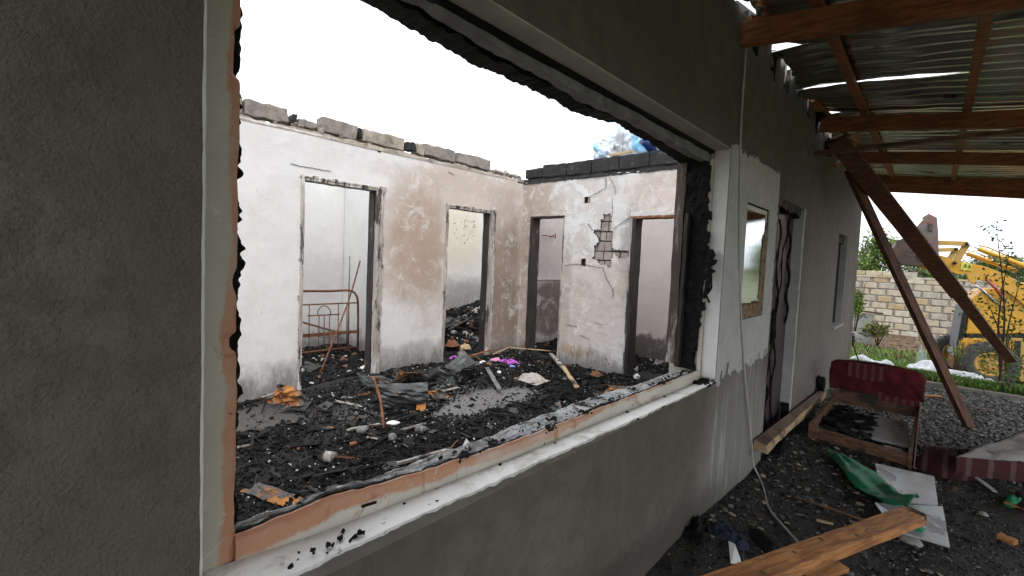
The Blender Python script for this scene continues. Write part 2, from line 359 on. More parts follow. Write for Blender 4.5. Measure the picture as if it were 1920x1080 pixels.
t = NT('burnt_sheet_metal')
c = t.mix(t.step(t.noise(4, 7, .65), .3, .7), (.03, .031, .031), (.085, .088, .086))
c = t.mix(t.step(t.noise(3.1, 7, .7, .5), .60, .67), c, (.42, .17, .03)); c = t.mix(t.step(t.noise(7, 7, .7, .5), .60, .7), c, (.04, .038, .035))
MAT['sheet'] = t.done(c, .42, t.bump(t.noise(30, 5, .6), .3, .01), .35)
t = NT('rusty_sheet_metal')
c = t.mix(t.step(t.noise(5, 7, .65), .3, .7), (.19, .07, .03), (.48, .2, .035))
c = t.mix(t.step(t.noise(4.3, 7, .7, .5), .47, .55), c, (.09, .085, .08)); c = t.mix(t.step(t.noise(9, 7, .7, .5), .53, .62), c, (.025, .02, .018))
MAT['rustsheet'] = t.done(c, .65, t.bump(t.noise(30, 5, .6), .5, .01), .2)
MAT['pinewood'] = None
def wood(name, c, dark, stretch, scale=4, rough=.65, soot=None):
    t = NT(name); tc = t.n('ShaderNodeTexCoord'); v = t.vmap(stretch, tc.outputs['Object'])
    col = t.mix(t.step(t.noise(scale*4, 8, .62, .5, vec=v), .38, .62), dark, c)
    col = t.mix(t.math('MULTIPLY', t.step(t.noise(2.5, 6, .6, vec=tc.outputs['Object']), .5, .7), .55), col, tuple(x*.55 for x in dark))
    if soot: col = t.mix(t.step(t.noise(soot, 7, .7, .4, vec=tc.outputs['Object']), .54, .66), col, (.02, .015, .012))
    return t.done(col, rough, t.bump(t.noise(scale*9, 5, .6, vec=v), .35, .004))
MAT['rafter'] = wood('red_brown_stained_timber', (.34, .125, .05), (.18, .058, .022), (.4, 3, 3))
MAT['prop'] = wood('weathered_prop_timber', (.17, .065, .03), (.06, .024, .012), (.35, 3, 3))
MAT['pine'] = wood('orange_pine', (.50, .225, .07), (.24, .09, .028), (.35, 3, 3))
MAT['palepine'] = wood('split_pale_pine', (.52, .37, .21), (.42, .28, .16), (.4, 4, 4), soot=2.2)
MAT['darkpine'] = wood('sooty_pine', (.19, .095, .045), (.075, .035, .018), (.5, 3, 3), soot=3)
MAT['galv'] = None
t = NT('galvanised_corrugated_steel')
c = t.mix(t.step(t.noise(2.2, 6, .6), .35, .65), (.66, .67, .55), (.8, .8, .68))  # steel colour tinted greenish for light bounced off the grass
c = t.mix(t.step(t.noise(6, 7, .7, .6, vec=t.vmap((.3, 1, 1))), .55, .68), c, (.13, .125, .12))
c = t.mix(t.math('MULTIPLY', t.blob((.35, 3.6, 3.1), (.7, 2.0, 3), .35, 2, .5), .6), c, (.10, .10, .10))
MAT['galv'] = t.done(c, .2, t.bump(t.noise(14, 4, .6), .08, .01), .9)
MAT['mud'] = simple('wet_sooty_mud', (.022, .018, .014), .35, 5, .7, 1.0, 22, [((.05, .042, .033), 6, .56, .7), ((.02, .018, .016), 3, .5, .65)], dist=.03)
MAT['charfloor'] = simple('burnt_floor', (.008, .0076, .007), .4, 10, .8, 1.0, 34, [((.05, .048, .046), 22, .60, .66)],
    [((.21, .2, .19), ((-2.4, 3.3, .1), (.32, .75, 1), .35, 4, .35), .95), ((.13, .12, .11), ((-3.35, 1.35, .1), (.4, .5, 1), .4, 4, .5), .7), ((.15, .145, .14), ((-2.9, 2.7, .1), (.3, .8, 1), .5, 4, .5), .8)], dist=.03)
MAT['ch_black'] = simple('charcoal', (.0065, .0063, .006), .4, 30, .5, .5, 90, spec=.14)
MAT['ch_grey'] = simple('grey_cinder', (.019, .018, .017), .3, 30, .7, .3, 90, spec=.15)
MAT['ch_ash'] = simple('white_ash_flake', (.42, .41, .40), .25, 30, .9, .2, 90)
MAT['ch_brown'] = simple('brown_cinder', (.14, .07, .035), .4, 30, .8, .3, 90)
MAT['peb1'] = simple('grey_pebble', (.17, .165, .155), .25, 20, .7, .2, 80)
MAT['peb2'] = simple('dark_pebble', (.055, .052, .047), .25, 20, .6, .2, 80)
MAT['peb3'] = simple('pale_pebble', (.33, .31, .28), .2, 20, .75, .2, 80)
MAT['bed'] = simple('gravel_bed', (.10, .095, .088), .3, 18, .9, 1, 40, dist=.03)
MAT['soil'] = simple('red_brown_soil', (.12, .072, .042), .25, 5, .95, 1, 18, [((.17, .12, .075), 4, .55, .7)],
    [((.11, .17, .04), ((.4, 10.6, 0), (4.6, 2.5, 3), .2, 2, .3), .9)], dist=.05)
MAT['earth'] = simple('dry_ground', (.13, .12, .07), .3, 2, .95, .6, 8, [((.09, .11, .04), 1, .45, .6)])
MAT['kerb'] = simple('concrete_kerb', (.26, .24, .21), .2, 10, .9, .5)
MAT['grass1'] = simple('green_grass', (.15, .29, .045), .35, 5, .6, .1)
MAT['grass2'] = simple('dry_grass', (.24, .22, .085), .3, 5, .7, .1)
MAT['limestone'] = None
def stone(name, c):
    return simple(name, c, .12, 8, .95, .8, 28, [((c[0]*.62, c[1]*.6, c[2]*.55), 7, .58, .72)], dist=.02)
MAT['stones'] = [stone('cream_limestone', (.46, .40, .30)), stone('yellow_limestone', (.42, .33, .20)), stone('grey_limestone', (.40, .36, .30)), stone('pale_limestone', (.52, .47, .37))]
MAT['wmortar'] = simple('grey_mortar', (.27, .25, .22), .2, 12, .95, .8, 40)
def leafm(name, c, rough=.5):
    t = NT(name); oi = t.n('ShaderNodeObjectInfo')
    col = t.mix(t.step(t.noise(1.3, 4, .6), .3, .7), tuple(x*.62 for x in c), tuple(x*1.25 for x in c))
    t.done(col, rough)
    t.b.inputs['Subsurface Weight'].default_value = 0
    tr = t.n('ShaderNodeBsdfTranslucent'); t.l(col, tr.inputs['Color']); mx = t.n('ShaderNodeMixShader'); mx.inputs[0].default_value = .3
    t.l(t.b.outputs[0], mx.inputs[1]); t.l(tr.outputs[0], mx.inputs[2])
    out = [n for n in t.t.nodes if n.type == 'OUTPUT_MATERIAL'][0]; t.l(mx.outputs[0], out.inputs[0]); return t.mat
MAT['leafA'] = leafm('tree_leaf', (.10, .17, .035)); MAT['leafB'] = leafm('yellow_green_leaf', (.22, .27, .045)); MAT['leafC'] = leafm('dark_leaf', (.035, .065, .02))
MAT['greybrown'] = simple('grey_brown_scorched_board', (.085, .058, .048), .35, 10, .85, .6, 40, [((.32, .29, .26), 9, .56, .66), ((.04, .03, .028), 7, .58, .68)], stretch=(1, 1, .2))
MAT['leafP'] = leafm('pale_leaf_underside', (.30, .34, .17)); MAT['leafD'] = leafm('dry_twig_leaf', (.15, .13, .05))
MAT['bark'] = simple('bark', (.085, .06, .045), .3, 20, .9, .7, 60)
MAT['yellow'] = simple('digger_yellow_paint', (.76, .40, .045), .1, 4, .45, .15, 20, [((.30, .16, .05), 9, .66, .72), ((.72, .42, .1), 3, .5, .65)])
MAT['yellowdk'] = simple('faded_yellow_paint', (.58, .36, .10), .12, 8, .6, .2, 30, [((.24, .15, .07), 9, .62, .7)])
MAT['rubber'] = simple('dusty_rubber', (.075, .072, .07), .2, 10, .85, .4, 40, [((.14, .13, .12), 8, .55, .66)])
MAT['bucket'] = simple('rust_brown_steel', (.085, .058, .048), .3, 5, .65, .3, 30, [((.13, .06, .04), 4, .55, .7)])
MAT['bucket_side'] = simple('worn_grey_steel', (.17, .145, .135), .2, 4, .55, .3, 30, [((.2, .1, .07), 4, .5, .62)])
MAT['blackp'] = simple('black_plastic', (.02, .02, .021), .2, 9, .5, .2)
MAT['chrome'] = simple('bright_rod', (.6, .6, .6), .05, 9, .2, .02, metal=1)
MAT['redhose'] = simple('red_fitting', (.35, .05, .05), .2, 9, .5, .1)
MAT['sticker'] = simple('warning_yellow', (.75, .72, .12), .05, 9, .5, .02)
MAT['grille'] = simple('grey_grille', (.16, .16, .17), .2, 20, .6, .3)
def cloth(name, c, var=.2, scale=6, bump=.5, rough=.95, spots=()): return simple(name, c, var, scale, rough, bump, 120, spots, dist=.004)
MAT['redcloth'] = cloth('crimson_blanket', (.085, .005, .009), .35, 5)
MAT['maroon'] = cloth('dark_maroon_fabric', (.035, .006, .007), .4, 8)
def stripes(name, c1, c2, axis, freq, width=.5, soot=None):
    t = NT(name); z = t.n('ShaderNodeSeparateXYZ'); t.l(t.pos, z.inputs[0])
    s_ = t.math('SINE', t.math('MULTIPLY', z.outputs[axis], freq)); f_ = t.step(s_, width-.12, width+.12)
    c = t.mix(f_, c1, c2)
    if soot: c = t.mix(t.step(t.noise(6, 7, .7), .52, .66), c, soot)
    return t.done(c, .95, t.bump(t.noise(120, 3, .6), .4, .003))
MAT['stripes'] = stripes('red_white_striped_ticking', (.09, .008, .010), (.12, .045, .04), 0, 95, .2)
MAT['pinkstripes'] = stripes('pink_striped_ticking', (.22, .05, .05), (.34, .19, .17), 1, 170, .1)
MAT['brownstripes'] = stripes('dirty_striped_cover', (.05, .010, .010), (.10, .055, .05), 0, 52, .72, (.03, .014, .012))
MAT['mattress'] = cloth('grubby_grey_ticking', (.34, .32, .30), .15, 4, spots=[((.16, .12, .11), 5, .6, .7)])
MAT['greencloth'] = simple('green_plastic_cloth', (.004, .19, .075), .3, 5, .5, .25, 20, [((.03, .06, .04), 6, .55, .64), ((.015, .02, .015), 13, .62, .68)])
MAT['jeans'] = cloth('dark_blue_cloth', (.018, .022, .05), .3, 8)
MAT['whiteboard'] = simple('scuffed_white_board', (.40, .40, .395), .12, 4, .22, .1, 40, [((.07, .065, .06), 3.3, .55, .60), ((.03, .03, .03), 18, .64, .68)])
MAT['sack'] = simple('white_woven_plastic', (.68, .70, .72), .08, 6, .6, .5, 40)
MAT['greysack'] = simple('grey_green_plastic', (.32, .38, .34), .1, 6, .6, .5, 40)
MAT['cable'] = simple('grubby_white_cable', (.42, .40, .38), .12, 6, .6, .1)
MAT['blackcable'] = simple('black_cable', (.015, .015, .015), .2, 6, .5, .1)
MAT['white'] = simple('chalk_white', (.72, .70, .68), .08, 20, .8, .3, 50)
MAT['purple'] = cloth('purple_cloth', (.42, .09, .48), .3, 14); MAT['blue'] = cloth('blue_cloth', (.16, .25, .68), .15, 14); MAT['pink'] = cloth('pink_cloth', (.62, .25, .42), .25, 20)
MAT['rag'] = cloth('dirty_white_rag', (.40, .36, .32), .3, 14, spots=[((.2, .08, .04), 9, .6, .68)])
t = NT('blue_plastic_film')
c = t.mix(t.step(t.noise(2.4, 3, .5, .6), .42, .58), (.66, .70, .74), (.22, .52, .80)); c = t.mix(t.step(t.noise(1.9, 2, .5, .5, vec=t.vmap((1, 1, .6))), .61, .625), c, (.006, .02, .10))
MAT['film'] = t.done(c, .3, t.bump(t.noise(7, 3, .5), .35, .02))
MAT['glass'] = simple('mirrored_window_pane', (.62, .66, .66), .03, 3, .02, .02, metal=1)
MAT['door'] = simple('scorched_maroon_door', (.045, .028, .03), .3, 4, .5, .4, 20, [((.02, .018, .018), 4, .5, .62), ((.12, .11, .11), 8, .66, .72)])
MAT['burntstrip'] = simple('orange_burnt_trim', (.20, .12, .05), .5, 18, .6, .8, 50, [((.03, .025, .02), 14, .5, .6)])
MAT['whitejamb'] = simple('dull_white_reveal', (.43, .425, .41), .1, 6, .8, .35, 30, [((.16, .15, .14), 6, .62, .72)])

def smooth01(a): a = max(0, min(1, a)); return a*a*(3-2*a)
def nz(x, y, z=0, s=1): return mn.noise(Vector((x*s, y*s, z*s+3.3)))
def fbm(x, y, z=0, s=1): return nz(x, y, z, s)+.5*nz(x, y, z+9, s*2.1)+.25*nz(x, y, z+5, s*4.3)

def lines(a, b, cell, brk):
    pts = sorted(set([a, b]+[q for q in brk if a < q < b])); out = []
    for p, q in zip(pts[:-1], pts[1:]):
        n = max(1, round((q-p)/cell)); out += [p+(q-p)*i/n for i in range(n)]
    return out+[b]
def slab(name, mats, plane, val, thick, u0, u1, v0, v1, cell, mask, brk_u=(), brk_v=(), disp=None, jit=0., keep=None, parent=None, emat=None, kind=None):
    """sheet of small cells on plane x=val or y=val, front face at val, going back by thick (signed); mask(u,v) keeps a cell"""
    U = lines(u0, u1, cell, brk_u); Vv = lines(v0, v1, cell, brk_v); nu, nv = len(U)-1, len(Vv)-1
    on = [[mask((U[i]+U[i+1])/2, (Vv[j]+Vv[j+1])/2) for j in range(nv)] for i in range(nu)]
    ids = {}; vs = []; fs = []; ms = []
    def vid(i, j, back):
        k = (i, j, back)
        if k in ids: return ids[k]
        u, v = U[i], Vv[j]
        if jit and 0 < i < nu and 0 < j < nv and not (keep and keep(u, v)):
            around = [on[a][b] for a in (i-1, i) for b in (j-1, j)]
            if not all(around):
                q = random.Random(i*7919+j*104729+(0 if not back else 5)); u += q.uniform(-jit, jit); v += q.uniform(-jit, jit)
        d = (disp(u, v) if (disp and not back) else 0)
        w_ = val + (thick if back else 0) + d
        vs.append((w_, u, v) if plane == 'x' else (u, w_, v)); ids[k] = len(vs)-1; return ids[k]
    for i in range(nu):
        for j in range(nv):
            if not on[i][j]: continue
            a = [vid(i, j, 0), vid(i+1, j, 0), vid(i+1, j+1, 0), vid(i, j+1, 0)]; b = [vid(i, j, 1), vid(i+1, j, 1), vid(i+1, j+1, 1), vid(i, j+1, 1)]
            fs.append(a); ms.append(0); fs.append(b[::-1]); ms.append(1 if len(mats) > 2 else 0)
            for (di, dj, p, q) in ((0, -1, 0, 1), (1, 0, 1, 2), (0, 1, 2, 3), (-1, 0, 3, 0)):
                ii, jj = i+di, j+dj
                if not (0 <= ii < nu and 0 <= jj < nv and on[ii][jj]):
                    fs.append([a[p], b[p], b[q], a[q]])
                    uu, vv = (U[i]+U[i+1])/2, (Vv[j]+Vv[j+1])/2
                    ms.append(emat(uu, vv) if emat else len(mats)-1)
    mb = MB(); mb.v = vs; mb.f = [tuple(f) for f in fs]; mb.m = ms; mb.smooth = [False]*len(fs)
    return mb.build(name, mats, parent, kind=kind)
def ribbon(name, mat, plane, val, thick, a, b, n, lo, hi, along='u', rows=5, disp=None, parent=None, kind=None):
    """strip that runs along u (or v) between two uneven edges lo(t) and hi(t), with thickness"""
    vs = []; fs = []
    for i in range(n+1):
        t_ = a+(b-a)*i/n; l_, h_ = lo(t_), hi(t_)
        for back in (0, 1):
            for k in range(rows+1):
                o_ = l_+(h_-l_)*k/rows; u, v = (t_, o_) if along == 'u' else (o_, t_)
                w_ = val+(thick if back else 0)+(disp(u, v, k/rows) if disp and not back else 0)
                vs.append((w_, u, v) if plane == 'x' else (u, w_, v))
    q = 2*(rows+1)
    for i in range(n):
        for k in range(rows):
            o = i*q+k; fs.append((o, o+1, o+q+1, o+q)); o += rows+1; fs.append((o, o+q, o+q+1, o+1))
        for k in (0, rows):
            o = i*q+k; fs.append((o, o+q, o+q+rows+1, o+rows+1))
    for o in (0, n*q): fs += [(o+k, o+k+1, o+rows+2+k, o+rows+1+k) for k in range(rows)]
    mb = MB(); mb.add(vs, fs)
    return mb.build(name, mat, parent, kind=kind)
def rect(u, v, a, b, c, d): return a < u < b and c < v < d

def ground_h(x, y): return -.28*smooth01((y-9.1)/2.6) + (.02*fbm(x, y, 0, 1.5) if y > 9.3 else 0)
HEAP = [(-5.3, 5.5, .9, .9, .5), (-3.35, 3.25, .7, .55, .10), (-1.5, 5.9, .6, .5, .12), (-3.3, 4.2, .5, .5, .07), (-.55, 1.6, .30, 3, .08), (-5.2, 6.8, .9, .8, .75)]
def floor_h(x, y):
    h = .085 + .03*fbm(x, y, 0, 2.2) + .018*fbm(x, y, 4, 7)
    for (cx, cy, rx, ry, hh) in HEAP: h += hh*math.exp(-((x-cx)/rx)**2-((y-cy)/ry)**2)
    for (cx, cy, rx, ry) in PATCH:
        k = math.exp(-((x-cx)/rx)**4-((y-cy)/ry)**4); h = h*(1-k)+(.075+.006*fbm(x, y, 0, 5))*k
    return h
PATCH = [(-2.42, 3.35, .24, .62), (-3.35, 1.35, .32, .4)]

# ------------------------------------------------------------------ setting: ground, floors
def grid_mesh(name, mat, xs, ys, h, smooth=True, kind='structure', parent=None):
    V = np.array([(x, y, h(x, y)) for x in xs for y in ys]); ny = len(ys)
    Fc = np.array([(i*ny+j, (i+1)*ny+j, (i+1)*ny+j+1, i*ny+j+1) for i in range(len(xs)-1) for j in range(ny-1)])
    return fresh(name, mat, V, Fc, None, kind, parent, smooth)
MB().box((0, 100, -.45), (900, 900, .1)).build('ground', MAT['earth'], kind='structure')
grid_mesh('garden_soil', MAT['soil'], np.linspace(-7, 14, 110), np.linspace(9.12, 18.3, 60), ground_h)
def porch_h(x, y):
    h = .012*fbm(x, y, 0, 3)+.006*fbm(x, y, 3, 11)
    h += .09*math.exp(-((x-.0)/.28)**2-((y-2.6)/.8)**2) + .05*math.exp(-((x-.1)/.4)**2-((y-4.6)/.7)**2)
    return h
grid_mesh('porch_ground', MAT['mud'], np.linspace(-.02, 3.8, 150), np.linspace(-2, 5.9, 300), porch_h)
grid_mesh('gravel_bed', MAT['bed'], np.linspace(-.02, 3.8, 60), np.linspace(5.9, 9.0, 60), lambda x, y: porch_h(x, y) if y < 6.2 else .012*fbm(x, y, 0, 3))
MB().box((1.9, 3.4, -.25), (3.84, 11.2, .3)).build('porch_base', MAT['bed'], kind='structure')
grid_mesh('room_floor', MAT['charfloor'], np.linspace(-6.6, -.28, 210), np.linspace(-1.2, 8.2, 300), floor_h)
MB().box((-3.45, 3.4, -.2), (6.4, 9.8, .3)).build('floor_slab', MAT['mortar'], kind='structure')

# ------------------------------------------------------------------ house: front wall
FW = thing('front_wall', 'grey cement rendered house wall beside the porch with the large burnt window opening', 'wall', (0, 0, 0))
WIN = (.21, 2.91, .895, 2.34); SM = (3.285, 3.835, 1.26, 2.06); DR = (4.14, 5.09, -.3, 2.2); FWN = (7.3, 8.15, .84, 2.12); YEND = 9.45
def top_of(u):
    k = 3.17 + .04*nz(u, 0, 0, 1.2)
    if u > 3.05: k = 3.12 + .10*(1 if (u*2.4) % 1 < .62 else -.9) + .06*nz(u, 3, 0, 4)
    return k
def fmask(u, v):
    if rect(u, v, *WIN) or rect(u, v, *SM) or rect(u, v, *DR) or rect(u, v, *FWN): return False
    return v < top_of(u)
def fdisp(u, v):
    d = .006*fbm(u, v, 0, 2.3)+.003*fbm(u, v, 7, 9)
    for (a, b, c, e) in (WIN, SM, DR, FWN):
        if a-.04 < u < b+.04 and c-.04 < v < e+.04: return d*.2
    return d
def femat(u, v): return 2 if (rect(u, v, WIN[0]-.1, WIN[1]+.1, WIN[2]-.1, WIN[3]+.1) or rect(u, v, DR[0]-.1, DR[1]+.1, -.3, 2.3) or rect(u, v, FWN[0]-.1, FWN[1]+.1, .7, 2.3)) else 3
slab('cement_render', [MAT['render'], MAT['inner_white'], MAT['soffit'], MAT['blackblock']], 'x', 0, -.30, -2.2, YEND, -.4, 3.3, .045, fmask,
     (WIN[0], WIN[1], SM[0], SM[1], DR[0], DR[1], FWN[0], FWN[1]), (WIN[2], WIN[3], SM[2], SM[3], DR[3], FWN[2], FWN[3]), fdisp, .014,
     lambda u, v: v < 2.6, FW, femat)
# white painted patch with ragged dripping lower edge
def pmask(u, v):
    lo = .91+.05*fbm(u, 0, 2, 7)+(.06 if nz(u, 0, 0, 23) > .25 else 0)
    return lo < v < 2.36+.02*fbm(u, 5, 0, 9)-.0*u and u < 4.07+.02*fbm(0, v, 1, 6) and not rect(u, v, *SM)
slab('white_paint_patch', [MAT['whitejamb'], MAT['whitejamb']], 'x', .009, -.009, 2.915, 4.12, .8, 2.45, .018, pmask, SM[:2], SM[2:], lambda u, v: .002*fbm(u, v, 0, 8), .008, lambda u, v: abs(u-SM[0]) < .01 or abs(u-SM[1]) < .01 or abs(v-SM[2]) < .01 or abs(v-SM[3]) < .01, FW)
# plaster pieces that line the big opening
MB().box((-.044, 2.9065, 1.63), (.088, .006, 1.415)).build('window_reveal', MAT['paint_white'], FW)
slab('window_soffit_paint', [MAT['soffit'], MAT['soffit']], 'y', .5, .02, -.1, -.001, 2.331, 2.3385, .02, lambda u, v: False, parent=FW) if False else None
MB().box((-.044, 1.56, 2.336), (.087, 2.69, .006)).build('window_soffit', MAT['soffit'], FW)
# thin chipped white edge of the render on the left of the opening
ribbon('chipped_edge', MAT['paint_white'], 'x', .0045, -.006, .92, 2.62, 260, lambda v: .2078+.0014*fbm(v, 0, 0, 17), lambda v: .2115+.001*nz(v, 2, 0, 30), 'v', 1, parent=FW)
# scorched plastic window frame: post, bottom rail, top rail, right post
def bite(v): return (.012*smooth01((nz(v, 2, 0, 5.5)-.16)/.04) + .014*smooth01((nz(v, 9, 0, 3.1)-.25)/.03)) if v > 1.3 else .003*nz(v, 2, 0, 5)
ribbon('left_frame_post', MAT['pvc_left'], 'x', -.0875, -.05, .93, 2.62, 330, lambda v: .2, lambda v: .291+.0035*fbm(v, 1, 0, 11)-bite(v), 'v', 8, lambda u, v, k: .003*nz(v, 0, 0, 3)-(.010*max(0, (k-.7)/.3)**2), FW)
def ce(v):
    k = .4*fbm(v, 4, 0, 9)+(.3+2.2*abs(nz(v, 14, 0, 2.7)))*(.8*(abs(nz(v, 8, 0, 22))-.15)+.45*nz(v, 3, 0, 75)); return .303+.016*k+(.008 if v < 1.72 else -.002)*smooth01(nz(v, 2, 0, 5)*3+.6) - (.03*smooth01((nz(v, 7, 0, 7)-.34)/.06) if v > 1.7 else 0) + (.012*max(0, nz(v, 12, 0, 4)) if 1.3 < v < 2.0 else 0)
ribbon('charred_edge', MAT['char'], 'x', -.139, -.05, .97, 2.62, 420, lambda v: .27, ce, 'v', 5, lambda u, v, k: .010*fbm(u, v, 0, 30), FW)
TOPZ = lambda u: float(np.interp(u, [.3, .47, .78, 1.09, 2.2, 2.84], [1.012, 1.02, .992, .975, .965, .958]))
BOTZ = lambda u: float(np.interp(u, [.2, .26, .47, .79, 1.1, 2.2, 2.85], [.968, .963, .943, .932, .922, .902, .892]))
OUTZ = lambda u: float(np.interp(u, [.2, .5, 1.0, 2.0, 2.7], [.944, .94, .934, .918, .910]))
TOPR = lambda u: TOPZ(u)+.004*fbm(u, 0, 0, 7)+.003*nz(u, 0, 0, 33)
ribbon('bottom_frame_rail', MAT['pvc_bottom'], 'x', -.088, -.014, .292, 2.90, 300, lambda u: BOTZ(u)-.02, TOPR, 'u', 8, lambda u, v, k: .003*nz(u, 0, 0, 3)-.008*max(0, (k-.75)/.25)**2, FW)
ribbon('top_frame_rail', MAT['greymetal'], 'x', -.115, -.045, .292, 2.90, 220, lambda u: float(np.interp(u, [.3, .75, .95, 1.25, 1.54, 2, 2.6, 2.9], [2.332, 2.322, 2.303, 2.294, 2.28, 2.284, 2.262, 2.262]))+.008*fbm(u, 0, 0, 3)+.006*fbm(u, 0, 3, 14), lambda u: 2.333, 'u', 5, lambda u, v, k: .012*fbm(u, v, 0, 5), FW)
ribbon('charred_lintel', MAT['char'], 'x', -.20, -.09, .3, 2.92, 420, lambda u: float(np.interp(u, [.3, .7, .94, 1.33, 1.66, 1.8, 2.03, 2.46, 2.76, 2.92], [2.34, 2.334, 2.306, 2.305, 2.292, 2.30, 2.326, 2.31, 2.28, 2.27]))+.008*fbm(u, 1, 0, 7)+(.4+1.2*abs(nz(u, 7, 0, 2)))*(.016*(abs(nz(u, 1, 0, 21))-.2)+.008*nz(u, 1, 0, 63)), lambda u: 2.375, 'u', 4, lambda u, v, k: .02*fbm(u, v, 0, 14), FW)
MB().bar((-.104, .30, 2.327), (-.104, 2.9, 2.327), .026, .016).build('dark_gap_strip', MAT['char'], FW)  # black bar filling the gap between soffit and top rail
ribbon('charred_rail_seam', MAT['char'], 'x', -.104, -.012, .3, 2.88, 300, lambda u: .93, lambda u: TOPR(u)+.0+.009*fbm(u, 9, 0, 5)+.005*fbm(u, 2, 0, 30), 'u', 2, parent=FW)
MB().box((-.10, 2.893, 1.62), (.022, .018, 1.32)).box((-.10, 2.885, 1.62), (.012, .006, 1.3)).build('right_frame_post', MAT['pvc'], FW)
# burnt right jamb: black lumps, scorched boards
def bj(u, v):      # u = x, v = z on plane y
    fr = -.112+.03*fbm(v, 0, 0, 3)+.012*fbm(v, 2, 0, 13)+(.045*math.exp(-((v-1.6)/.22)**2))
    return u < fr
slab('charred_right_jamb', [MAT['char'], MAT['char']], 'y', 2.86, .05, -.245, .0, .96, 2.335, .012, bj, disp=lambda u, v: -.022*fbm(u, v, 0, 12)-.012*nz(u, v, 3, 30), jit=.006, parent=FW)
MB().bar((-.272, 2.87, .98), (-.272, 2.87, 2.28), .035, .06, up=(1, 0, 0), segs=14, jit=.003).build('scorched_jamb_board', MAT['greybrown'], FW)
MB().bar((-.215, 2.84, .98), (-.21, 2.845, 1.95), .045, .02, up=(1, 0, 0), segs=12, jit=.004).build('scorched_jamb_board', MAT['charwood'], FW)
dm = MB()
for q, (a, b, r_) in enumerate(((1.72, 1.42, .016), (1.66, 1.48, .02), (1.60, 1.40, .011))):
    dm.tube([(-.06+.012*math.sin(k*1.3+q)+.008*q, 2.85-.004*k, a+(b-a)*k/9) for k in range(10)], [r_*(1+.5*math.sin(k*2.1+q))*(1-.5*k/9) for k in range(10)], 7)
dm.build('melted_foam_drip', MAT['char'], FW)
# sills: white outer board, ash covered ledge
def sm_(u, v): return u < .026+.006*fbm(v, 0, 0, 5)
mb = MB(); n = 260; vs = []
for i in range(n+1):
    y = .20+(2.95-.20)*i/n; e = .006+.005*fbm(y, 0, 0, 4)+.004*fbm(y, 6, 0, 26); d = .003*fbm(y, 3, 0, 9)+.002*fbm(y, 1, 0, 40)
    vs += [(-.088, y, BOTZ(y)), (e, y, OUTZ(y)+d*.5), (e-.004, y, OUTZ(y)-.012+d*2), (-.088, y, BOTZ(y)-.03)]
fs = [(4*i+k, 4*i+(k+1) % 4, 4*i+4+(k+1) % 4, 4*i+4+k) for i in range(n) for k in range(4)]+[(3, 2, 1, 0), (4*n, 4*n+1, 4*n+2, 4*n+3)]
mb.add(vs, fs); mb.build('outer_sill', MAT['sill'], FW)
def lh(u, x): return TOPZ(u)-.004+.006*fbm(u, x, 0, 6)+.006*fbm(u, x, 2, 18)
LW = lambda u: float(np.interp(u, [.3, .5, .85, 1.23, 1.7, 2.2, 2.9], [.018, .03, .062, .10, .115, .09, .07]))
mb = MB(); xs = np.linspace(0, 1, 16); ys = np.linspace(.2, 2.95, 400)
vs = [(-.112-x*LW(y)+(i/15)**2*(.012*fbm(y, 4, 0, 4)+.008*fbm(y, 4, 0, 19)), y, lh(y, x)-(0 if i < 15 else .07)) for i, x in enumerate(xs) for y in ys]; ny = len(ys)
mb.add(vs, [(i*ny+j, i*ny+j+1, (i+1)*ny+j+1, (i+1)*ny+j) for i in range(15) for j in range(ny-1)]); mb.build('inner_ledge', MAT['ash'], FW)
mb = MB()
for k in range(80):
    y = rnd.uniform(.25, 2.9); x = rnd.choice([rnd.uniform(-.15, -.125), rnd.uniform(-.15, -.13), rnd.uniform(-.3, -.1), rnd.uniform(-.08, .01)])
    if x > -.1 and rnd.random() < .6 and y < 2.75: continue
    z = (TOPZ(y)+.004 if x < -.09 else BOTZ(y)+.004); s_ = rnd.uniform(.004, .011)
    mb.box((x, y, z), (s_, s_*1.6, s_*.7), (rnd.uniform(-1, 1), rnd.uniform(-1, 1), rnd.uniform(0, 3)), jit=s_*.2)
for k in range(60):
    y = rnd.uniform(2.76, 2.91); s_ = rnd.uniform(.006, .02); mb.box((rnd.uniform(-.085, .0), y, BOTZ(y)+.008), (s_, s_*1.4, s_), (rnd.uniform(-1, 1), rnd.uniform(-1, 1), 0), jit=s_*.2)
for (y0_, x_, n_) in ((.47, -.02, 7), (.40, -.015, 5), (.52, -.03, 4), (1.35, -.09, 18), (1.62, -.1, 14), (.95, -.1, 14), (2.35, -.1, 10)):
    for k in range(n_):
        s_ = rnd.uniform(.003, .0085); mb.box((x_+rnd.gauss(0, .012), y0_+rnd.gauss(0, .018), (BOTZ(y0_)+.003 if x_ > -.05 else TOPZ(y0_)+.004)+rnd.uniform(0, .005)), (s_, s_*1.5, s_), (rnd.uniform(-1, 1), rnd.uniform(-1, 1), rnd.uniform(0, 3)), jit=s_*.25)
mb.build('charcoal_crumbs', MAT['char'], FW, kind='stuff')
MB().box((-.086, .60, .966), (.004, .042, .006), (-.1, 0, 0)).build('drain_slot', MAT['char'], FW)
# blocks left standing along the top edge
for k in range(14):
    y0 = 3.15+k*.43; s_ = .14+.05*rnd.random()
    if k in (3, 8): continue
    mb = MB(); mb.box((-.12, y0, 3.1+s_/2), (.2, .36+.05*rnd.random(), s_), (rnd.uniform(-.1, .1), rnd.uniform(-.08, .08), rnd.uniform(-.1, .1)), jit=.018)
    mb.build('cinder_block', MAT['block'] if k % 3 else MAT['blackblock'], FW, bevel=.012)
for k in range(6):
    y0 = .4+k*.45
    MB().box((-.12, y0, 3.2), (.2, .4, .16), (0, 0, rnd.uniform(-.05, .05)), jit=.01).build('cinder_block', MAT['block'], FW, bevel=.01)
